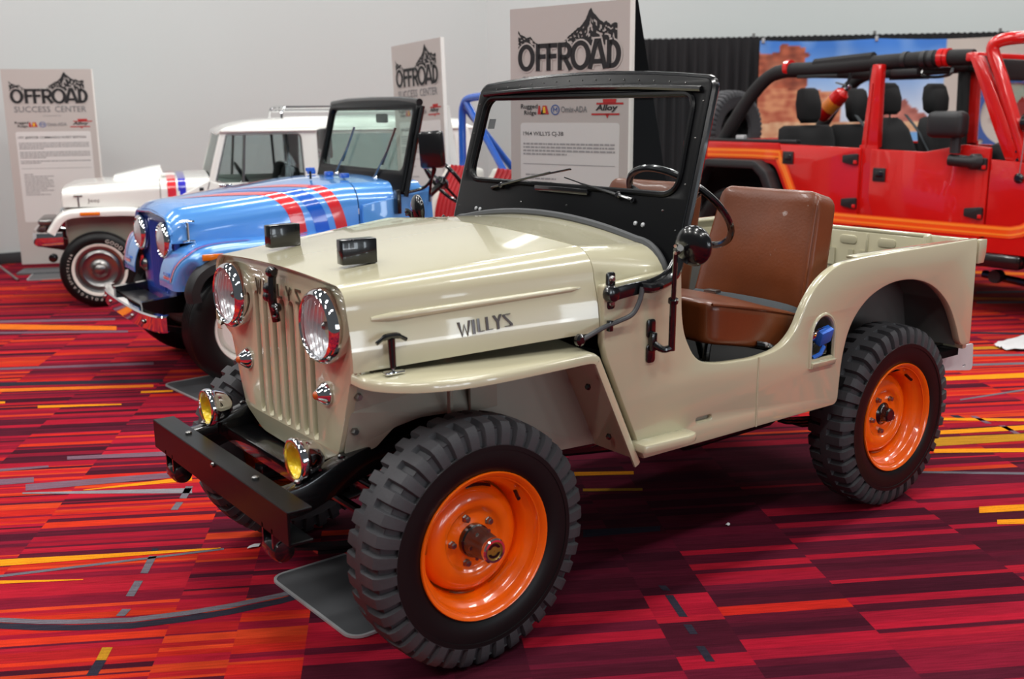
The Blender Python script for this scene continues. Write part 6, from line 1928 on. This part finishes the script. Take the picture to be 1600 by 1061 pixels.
    MB().tube([tuple(c - ax * 0.03), tuple(c - ax * 0.3)], 0.022, 10).build('steering_column', BLACK, rt)
    for yc in (0.32, -0.32):
        MB().box((-1.62, yc, 0.90), (0.12, 0.46, 0.46), Matrix.Rotation(radians(-12), 3, 'Y'), bevel=0.05).build('seat_back', FABRIC, rt)
        MB().box((-1.38, yc, 0.66), (0.46, 0.46, 0.14), bevel=0.05).build('seat_cushion', FABRIC, rt)
    w1 = road_wheel(rt, 0.315, 0.196, 0.20, 'whitewall')
    place_wheel(w1, (0, 0.588, 0.317), False, 0)
    place_wheel(dup_part(w1, rt), (0, -0.588, 0.317), True)
    place_wheel(dup_part(w1, rt), (-2.42, 0.588, 0.317))
    place_wheel(dup_part(w1, rt), (-2.42, -0.588, 0.317), True)
    return rt
white_car()

# ================================================================ red four-door open 4x4, nose towards +Y in the hall
def red_car():
    # local x runs to its nose; its right side (local y = -0.8) faces the aisle
    rt = root('utility_car', 'red open four-door off-road car with orange stripes and black roll cage', 'car', (-6.80, 0, 0), radians(90))
    S = 0.80

    def sp(a, b, h):         # right side sheet
        return (a, -(S + h), b)
    # doors and quarter panels on both sides
    for s in (1, -1):
        f = (lambda a, b, h, s=s: (a, s * (S + h), b))
        q = rpoly([(-4.30, 1.285, 0.03), (-3.135, 1.280, 0.01), (-3.05, 1.02, 0.03), (-2.86, 0.72, 0.05), (-2.72, 0.50, 0.02), (-2.95, 0.50, 0.02), (-3.02, 0.80, 0.05), (-3.18, 1.10, 0.08), (-3.95, 1.10, 0.08), (-4.12, 0.85, 0.05), (-4.30, 0.80, 0.03)])
        plate('quarter_panel', [q], f, 0.03, RED, rt, bevel=0.006)
        d1 = rpoly([(-3.128, 1.274, 0.01), (-2.290, 1.256, 0.01), (-2.290, 0.60, 0.10), (-2.42, 0.545, 0.08), (-2.68, 0.545, 0.05), (-2.84, 0.72, 0.05), (-3.04, 1.02, 0.03)])
        plate('rear_door', [d1], f, 0.04, RED, rt, bevel=0.008)
        d2 = rpoly([(-2.185, 1.252, 0.01), (-1.70, 1.240, 0.02), (-1.37, 1.305, 0.02), (-1.165, 1.285, 0.01), (-1.165, 0.62, 0.08), (-1.26, 0.545, 0.08), (-1.94, 0.545, 0.10), (-2.10, 0.63, 0.10), (-2.185, 0.85, 0.05)])
        plate('front_door', [d2], f, 0.04, RED, rt, bevel=0.008)
        # sill and B post panel behind the doors
        MB().prism([(-2.75, 0.49), (-0.6, 0.49), (-0.6, 0.60), (-2.65, 0.62)], lambda a, b, h, s=s: (a, s * (S - 0.02 - h), b), 0.03).build('body_sill', RED, rt)
        MB().prism([(-2.32, 0.5), (-2.15, 0.5), (-2.15, 1.28), (-2.32, 1.28)], lambda a, b, h, s=s: (a, s * (S - 0.016 - h), b), 0.03).build('door_post', RED, rt)
        MB().loft([[(x, s * (S - 0.02 - 0.0), z), (x + w_, s * (S - 0.02), z), (x + w_, s * (S - 0.09), z), (x, s * (S - 0.09), z)] for x, z, w_ in ((-2.31, 1.26, 0.155), (-2.29, 1.5, 0.13), (-2.265, 1.80, 0.10), (-2.25, 1.93, 0.085))], closed=True, capa=True, capb=True).build('door_post', RED, rt, bevel=0.008)
        MB().tube([(-2.262, s * (S - 0.012), 1.26), (-2.235, s * (S - 0.012), 1.78)], 0.007, 6).build('post_bead', RED, rt)
        fr = rpoly([(-1.155, 1.05, 0), (-1.155, 0.50, 0), (-0.62, 0.50, 0.02), (-0.55, 0.62, 0.05), (-0.45, 0.80, 0.05), (0.35, 0.80, 0.1), (0.35, 1.05, 0.05), (-0.60, 1.16, 0), (-1.155, 1.20, 0)])
        plate('front_quarter', [fr], f, 0.035, RED, rt, bevel=0.006)
        # stripes low on the doors that climb round the wheel openings
        for k, (mt, w_) in enumerate(((ORANGE_ST, 0.090), (ORANGE_L, 0.020), (ORANGE_L, 0.014))):
            o = (0.0, 0.026, -0.020)[k]
            pth = [(-3.98, 1.180 + o), (-3.20, 1.180 + o), (-3.105, 1.13 + o), (-2.93, 0.80 + o), (-2.86, 0.70 + o), (-2.74, 0.665 + o), (-1.20, 0.665 + o), (-0.92, 0.675 + o), (-0.80, 0.74 + o), (-0.62, 0.95 + o)]
            mb = MB()
            stroke_poly([tuple(p) for p in catmull(pth, 3)], w_, mb, lambda a, b, h, s=s: (a, s * (S + 0.0225 + h), b), 0.001 + 0.001 * k)
            mb.build('side_stripe', mt, rt, smooth=60)
        # black hinges with red tips, handles
        for x, z in ((-2.355, 1.165), (-2.345, 0.80), (-1.235, 1.165), (-1.235, 0.795)):
            h_ = MB().prism(rpoly([(x - 0.085, z - 0.030, 0.01), (x - 0.085, z + 0.030, 0.01), (x + 0.04, z + 0.045, 0.01), (x + 0.06, z + 0.04, 0.01), (x + 0.06, z - 0.045, 0.01), (x + 0.03, z - 0.05, 0.01)]), lambda a, b, h, s=s: (a, s * (S + 0.018 + h), b), 0.030).build('door_hinge', PLASTIC, rt, bevel=0.005)
            MB().box((x + 0.045, s * (S + 0.047), z - 0.025), (0.03, 0.014, 0.03), bevel=0.003).build('hinge_tip', RED, h_)
        for x, z in ((-3.02, 1.155), (-2.09, 1.045)):
            h_ = MB().box((x, s * (S + 0.026), z), (0.115, 0.018, 0.11), bevel=0.008).build('door_handle', PLASTIC, rt)
            MB().box((x + 0.01, s * (S + 0.036), z + 0.005), (0.07, 0.012, 0.05), bevel=0.006).build('handle_paddle', BLACK, h_)
        # angular black wheel flare
        fo = rpoly([(-4.20, 0.62, 0), (-4.02, 1.02, 0.02), (-3.90, 1.125, 0.04), (-3.30, 1.125, 0.04), (-3.17, 1.03, 0.02), (-2.98, 0.66, 0)])
        fi = [(-3.08, 0.66), (-3.24, 0.98), (-3.33, 1.05), (-3.88, 1.05), (-3.95, 0.98), (-4.10, 0.62)]
        plate('wheel_flare', [fo + fi], lambda a, b, h, s=s: (a, s * (S + 0.07 + h), b), 0.15, PLASTIC, rt, bevel=0.015)
        MB().prism([(-4.27, 0.6), (-4.27, 1.2), (-3.1, 1.2), (-3.0, 0.6)], lambda a, b, h, s=s: (a, s * (0.55 + h), b), 0.02).build('wheel_well', BLACK_MATT, rt)
        # front flare
        fo = rpoly([(-0.72, 0.56, 0), (-0.58, 0.90, 0.03), (-0.46, 0.98, 0.03), (0.25, 0.98, 0.03), (0.40, 0.80, 0), (0.33, 0.80, 0), (0.22, 0.90, 0), (-0.42, 0.90, 0), (-0.5, 0.84, 0), (-0.62, 0.56, 0)])
        plate('wheel_flare', [fo], lambda a, b, h, s=s: (a, s * (S + 0.08 + h), b), 0.17, PLASTIC, rt, bevel=0.015)
        # rock rail
        MB().box((-1.9, s * (S - 0.02), 0.445), (2.1, 0.12, 0.11), bevel=0.03).build('rock_rail', BLACK, rt)
        # suspension arm and joint low by the front wheel
        MB().tube([(-1.25, s * (S - 0.20), 0.30), (-0.30, s * (S - 0.18), 0.22)], 0.03, 10).build('control_arm', BLACK, rt)
        MB().lathe([(0.05, -0.04), (0.055, 0.0), (0.05, 0.04)], (-1.12, s * (S - 0.16), 0.30), 'y', 18).build('arm_joint', PLASTIC, rt)
        MB().lathe([(0.026, 0), (0.022, 0.03)], (-1.12, s * (S - 0.16) + (0 if s > 0 else 0), 0.30), (Vector((1, 0, 0)), Vector((0, 0, 1)), Vector((0, s, 0))), 12).build('joint_bolt', CHROME_D, rt)
        # padded cage
        cage = catmull([(-3.90, s * 0.70, 1.28), (-3.80, s * 0.70, 1.42), (-3.60, s * 0.69, 1.68), (-3.40, s * 0.68, 1.86), (-3.20, s * 0.67, 1.915), (-2.9, s * 0.665, 1.92), (-2.3, s * 0.665, 1.945), (-1.8, s * 0.665, 1.96), (-1.45, s * 0.66, 1.955)], 4)
        rr = [0.062 + 0.006 * noise.noise(Vector((i * 0.6, s, 0))) for i in range(len(cage))]
        cg = MB().tube(cage, rr, 12).build('roll_cage', PAD, rt)
        MB().tube([(-2.9, s * 0.665, 1.955), (-2.32, s * 0.665, 1.985)], 0.052, 10).build('cage_pad', PAD, cg)
        MB().tube([(-2.28, s * 0.67, 1.93), (-2.27, s * 0.69, 1.3), (-2.26, s * 0.70, 0.7)], 0.055, 10).build('roll_cage', PAD, rt)
        for x in (-3.18, -1.70):
            MB().tube([(x - 0.022, s * 0.668, 1.935 + (x + 3.2) * 0.017), (x + 0.022, s * 0.668, 1.936 + (x + 3.2) * 0.017)], 0.073, 12).build('cage_strap', RED, cg)
            if x > -2:
                MB().tube([(x + 0.03, s * 0.668, 1.96), (x + 0.06, s * 0.668, 1.961)], 0.073, 12).build('cage_strap', RED, cg)
        for x in (-2.02, -1.85, -1.78):
            MB().tube([(x - 0.02, s * 0.666, 1.953), (x + 0.02, s * 0.666, 1.955)], 0.071, 12).build('cage_strap', PLASTIC, cg)
        MB().box((-2.85, s * 0.70, 1.855), (0.42, 0.02, 0.03), bevel=0.006).build('cage_handle', PLASTIC, cg)
        MB().box((-2.0, s * 0.70, 1.86), (0.24, 0.05, 0.06), bevel=0.015).build('sound_pod', PLASTIC, cg)
        MB().tube(catmull([(-1.86, s * 0.68, 1.87), (-1.85, s * 0.69, 1.83), (-1.74, s * 0.69, 1.815), (-1.62, s * 0.69, 1.83), (-1.60, s * 0.68, 1.88)], 4), 0.012, 8).build('grab_strap', BLACK, cg)
        # windscreen pillar and red hoop tube
        MB().loft([[(x, s * (S - 0.03), z), (x + w_, s * (S - 0.03), z), (x + w_, s * (S - 0.10), z - 0.0), (x, s * (S - 0.10), z)] for x, z, w_ in ((-1.06, 1.16, 0.17), (-1.20, 1.45, 0.13), (-1.33, 1.75, 0.11), (-1.43, 1.96, 0.10))], closed=True, capa=True, capb=True).build('windscreen_pillar', RED, rt, bevel=0.015)
        MB().tube(catmull([(-0.93, s * (S - 0.06), 1.20), (-1.05, s * (S - 0.055), 1.50), (-1.17, s * (S - 0.05), 1.80), (-1.245, s * (S - 0.05), 1.965), (-1.25, s * (S - 0.05), 2.03), (-1.20, s * (S - 0.07), 2.065), (-1.1, s * (S - 0.14), 2.08), (-1.04, s * (S - 0.3), 2.085)], 5), 0.048, 12).build('light_hoop', RED, rt)
        MB().loft([[(x - 0.02, s * (S - 0.103), z), (x + w_, s * (S - 0.103), z), (x + w_, s * (S - 0.125), z), (x - 0.02, s * (S - 0.125), z)] for x, z, w_ in ((-1.06, 1.16, 0.17), (-1.20, 1.45, 0.13), (-1.33, 1.75, 0.11), (-1.43, 1.96, 0.10))], closed=True, capa=True, capb=True).build('pillar_trim', PLASTIC, rt)
        MB().prism([(-2.17, 0.62), (-2.17, 1.235), (-1.70, 1.222), (-1.37, 1.285), (-1.18, 1.265), (-1.18, 0.62)], lambda a, b, h, s=s: (a, s * (S - 0.028 - h), b), 0.02).build('door_trim', FABRIC, rt)
        MB().prism([(-3.08, 0.9), (-3.10, 1.255), (-2.31, 1.238), (-2.31, 0.62), (-2.8, 0.62)], lambda a, b, h, s=s: (a, s * (S - 0.028 - h), b), 0.02).build('door_trim', FABRIC, rt)
        for x, z in ((-1.10, 1.42), (-1.085, 1.36), (-1.05, 1.26), (-1.04, 1.20)):
            MB().lathe([(0.012, 0), (0.010, 0.006)], (x + 0.06, s * (S - 0.03), z), (Vector((1, 0, 0)), Vector((0, 0, 1)), Vector((0, s, 0))), 10).build('pillar_bolt', BLACK, rt)
        # door mirror on its arm
        MB().box((-1.465, s * (S + 0.12), 1.455), (0.29, 0.16, 0.20), bevel=0.05, seg=3).build('mirror_head', PLASTIC, rt)
        MB().tube([(-1.40, s * (S + 0.10), 1.36), (-1.40, s * (S + 0.10), 1.24)], 0.04, 10).build('mirror_arm', PLASTIC, rt)
        MB().tube(catmull([(-1.44, s * (S + 0.10), 1.19), (-1.30, s * (S + 0.08), 1.18), (-1.24, s * (S + 0.02), 1.18)], 4), [0.045] * 5 + [0.06] * 4, 12).build('mirror_arm', PLASTIC, rt)
        # hood vent and round cowl light
        MB().box((-0.80, s * (S - 0.10), 1.235), (0.40, 0.12, 0.13), bevel=0.025).build('cowl_vent', PLASTIC, rt)
        for k in range(7):
            MB().box((-0.80, s * (S - 0.038), 1.19 + k * 0.016), (0.38, 0.006, 0.005)).build('vent_rib', BLACK, rt)
        l = MB().lathe([(0.03, -0.06), (0.065, -0.03), (0.07, 0.03), (0.06, 0.04)], (-0.92, s * (S - 0.02), 1.47), 'x', 20).build('spot_lamp', BLACK, rt)
        MB().lathe([(0.055, 0.038), (0.03, 0.046), (0.001, 0.048)], (-0.92, s * (S - 0.02), 1.47), 'x', 20, caps=False).build('spot_lens', LENS, l)
        MB().lathe([(0.035, 0.0), (0.037, 0.015), (0.02, 0.03)], (-0.925, s * (S + 0.018), 1.07), (Vector((1, 0, 0)), Vector((0, 0, 1)), Vector((0, s, 0))), 18).build('antenna_base', BLACK, rt)
        if s < 0:
            MB().tube([(-0.925, s * (S + 0.03), 1.08), (-0.90, s * (S + 0.03), 1.55), (-0.84, s * (S + 0.025), 2.15)], 0.0035, 6).build('antenna', CHROME_D, rt)
    # front of the cabin: screen, header, bonnet, light bar
    MB().box((-1.42, 0, 1.955), (0.10, 1.50, 0.07), bevel=0.02).build('windscreen_header', RED, rt)
    plate('windscreen_glass', [rrect(-0.66, 0, 0.66, 0.66, 0.05)], lambda a, b, h: (-1.05 - 0.46 * b + h, a, 1.30 + 0.89 * b), 0.005, GLASS_G, rt)
    MB().tube([(-1.03, -0.52, 2.085), (-1.03, 0.52, 2.085)], 0.045, 12).build('light_hoop', RED, rt)
    MB().box((-1.10, -0.30, 1.975), (0.10, 0.10, 0.03), bevel=0.006).build('light_bracket', CHROME_D, rt)
    for y in (-0.56, -0.19, 0.19, 0.56):
        MB().box((-0.99, y, 2.045), (0.10, 0.24, 0.12), bevel=0.025).build('roof_lamp', BLACK, rt)
    for s in (1, -1):
        MB().box((-1.30, s * 0.35, 1.86), (0.06, 0.40, 0.16), bevel=0.03).build('sun_visor', PAD, rt)
    MB().box((-1.24, 0, 1.76), (0.05, 0.20, 0.08), bevel=0.02).build('rear_view_mirror', PLASTIC, rt)
    rows = []
    for x, z, w in ((-1.02, 1.26, 0.74), (-0.5, 1.24, 0.72), (0.2, 1.20, 0.66), (0.42, 1.10, 0.62)):
        rows.append([(x, w, z - 0.25), (x, w, z - 0.06), (x, w - 0.06, z), (x, 0, z + 0.03), (x, -w + 0.06, z), (x, -w, z - 0.06), (x, -w, z - 0.25)])
    MB().loft(rows, capb=True).build('hood', RED, rt, smooth=40)
    MB().box((0.44, 0, 0.98), (0.05, 1.30, 0.42), bevel=0.03).build('grille_panel', RED, rt)
    MB().box((-1.10, 0, 1.20), (0.30, 1.45, 0.24), bevel=0.06).build('dashboard', PLASTIC, rt)
    MB().box((-2.2, 0, 0.58), (4.2, 1.50, 0.06)).build('tub_floor', BLACK_MATT, rt)
    MB().box((-4.30, 0, 1.02), (0.04, 1.58, 0.52), bevel=0.015).build('tailgate', RED, rt)
    MB().tube([(-2.26, -0.64, 1.95), (-2.26, 0.64, 1.95)], 0.06, 12).build('roll_cage', PAD, rt)
    MB().tube([(-3.25, -0.66, 1.91), (-3.25, 0.66, 1.91)], 0.055, 12).build('roll_cage', PAD, rt)
    # pale clip and cap on the rear corner rail
    MB().box((-3.62, -0.76, 1.315), (0.10, 0.05, 0.06), bevel=0.01).build('rail_clip', PLATE_E, rt)
    MB().box((-3.55, -0.775, 1.295), (1.2, 0.06, 0.03), bevel=0.008).build('tub_rail', PLASTIC, rt)
    # soft black seats
    def soft(name, rows_, parent=rt):
        """rows of (x_front, x_back, half width, y centre, z): rounded slabs"""
        R_ = []
        n = 20
        for xf, xb, w, yc, z in rows_:
            cx, rx = (xf + xb) / 2 + DX, abs(xf - xb) / 2
            ring = []
            for k in range(n):
                a = 2 * pi * k / n
                ca, sa = cos(a), sin(a)
                ring.append((cx + rx * math.copysign(abs(ca) ** 0.6, ca), yc + w * math.copysign(abs(sa) ** 0.5, sa), z))
            R_.append(ring)
        return MB().loft(R_, closed=True, capa=True, capb=True).build(name, FABRIC, parent, smooth=70)
    for yc in (-0.37, 0.37):
        DX = -0.36
        # front seats
        soft('seat_back', [(-1.72, -1.86, 0.20, yc, 0.82), (-1.74, -1.96, 0.25, yc, 0.95), (-1.80, -2.02, 0.255, yc, 1.20), (-1.88, -2.06, 0.23, yc, 1.40), (-1.93, -2.07, 0.17, yc, 1.48), (-1.95, -2.05, 0.12, yc, 1.50)])
        soft('head_rest', [(-1.95, -2.02, 0.10, yc, 1.525), (-1.93, -2.05, 0.145, yc, 1.56), (-1.93, -2.07, 0.15, yc, 1.66), (-1.96, -2.07, 0.13, yc, 1.76), (-1.98, -2.05, 0.09, yc, 1.79)])
        for d in (-0.05, 0.05):
            MB().tube([(-2.36, yc + d, 1.48), (-2.36, yc + d, 1.56)], 0.008, 8).build('rest_post', CHROME_D, rt)
        MB().box((-1.85, yc, 0.78), (0.50, 0.50, 0.20), bevel=0.07, seg=3).build('seat_cushion', FABRIC, rt)
        MB().strip([(-2.52, yc - 0.2, 1.52), (-2.34, yc - 0.24, 1.36), (-2.06, yc - 0.26, 0.95)], 0.05, 0.006, (1, 0, 0.3)).build('seat_belt', BELT, rt)
        DX = -0.08
        # rear bench halves
        soft('bench_back', [(-2.95, -3.10, 0.30, yc, 0.85), (-2.97, -3.16, 0.36, yc, 1.0), (-3.0, -3.19, 0.365, yc, 1.30), (-3.03, -3.19, 0.35, yc, 1.40), (-3.06, -3.16, 0.30, yc, 1.43)])
        soft('head_rest', [(-3.05, -3.12, 0.09, yc, 1.45), (-3.03, -3.14, 0.135, yc, 1.50), (-3.03, -3.16, 0.145, yc, 1.62), (-3.06, -3.16, 0.12, yc, 1.74), (-3.08, -3.14, 0.08, yc, 1.765)])
        MB().box((-2.75, yc, 0.80), (0.50, 0.70, 0.18), bevel=0.06, seg=3).build('bench_cushion', FABRIC, rt)
    # fire extinguisher clamped under the cross bar
    ex = Matrix.Rotation(radians(48), 3, 'Y')
    ax = ex @ Vector((0, 0, 1))
    e1 = ax.orthogonal().normalized()
    e2 = ax.cross(e1)
    c0 = Vector((-3.36, 0.05, 1.50))
    fe = MB().lathe([(0.02, 0.0), (0.070, 0.01), (0.078, 0.04), (0.078, 0.28), (0.066, 0.33), (0.03, 0.36), (0.022, 0.38)], c0, (e1, e2, ax), 24).build('fire_extinguisher', RED, rt)
    MB().lathe([(0.079, 0.12), (0.0795, 0.13), (0.0795, 0.22), (0.079, 0.23)], c0, (e1, e2, ax), 24).build('extinguisher_label', ORANGE_L, fe)
    MB().lathe([(0.024, 0.37), (0.026, 0.40), (0.018, 0.43)], c0, (e1, e2, ax), 14).build('extinguisher_valve', CHROME, fe)
    MB().strip([tuple(c0 + ax * 0.42), tuple(c0 + ax * 0.44 + Vector((-0.16, 0, 0.02)))], 0.025, 0.012, (0, 0, 1)).build('extinguisher_lever', CHROME_D, fe)
    MB().tube([tuple(c0 + ax * 0.36), (-3.02, 0.05, 1.93)], 0.014, 8).build('extinguisher_bracket', PLASTIC, fe)
    # spare and road wheels
    w1 = road_wheel(rt, 0.43, 0.235, 0.30, 'black')
    for k, (x, y, fl) in enumerate(((-3.62, -0.76, True), (-3.62, 0.76, False), (-0.12, -0.76, True), (-0.12, 0.76, False))):
        w = w1 if k == 0 else dup_part(w1, rt)
        place_wheel(w, (x, y, 0.432), fl)
    mb, m, n = tyre_mesh(0.41, 0.345, 0.22, 0.27, 46, 0.010)
    sp_ = mb.build('spare_tyre', RUBBER, rt, smooth=28)
    sp_.location = (-4.46, 0.0, 1.36)
    sp_.rotation_euler = (0, 0, radians(90))
    MB().lathe([(0.225, 0.10), (0.20, 0.05), (0.08, 0.04), (0.05, 0.06), (0.001, 0.062)], (0, 0, 0), 'y', 40, caps=False).build('rim', PLASTIC, sp_)
    return rt
red_car()
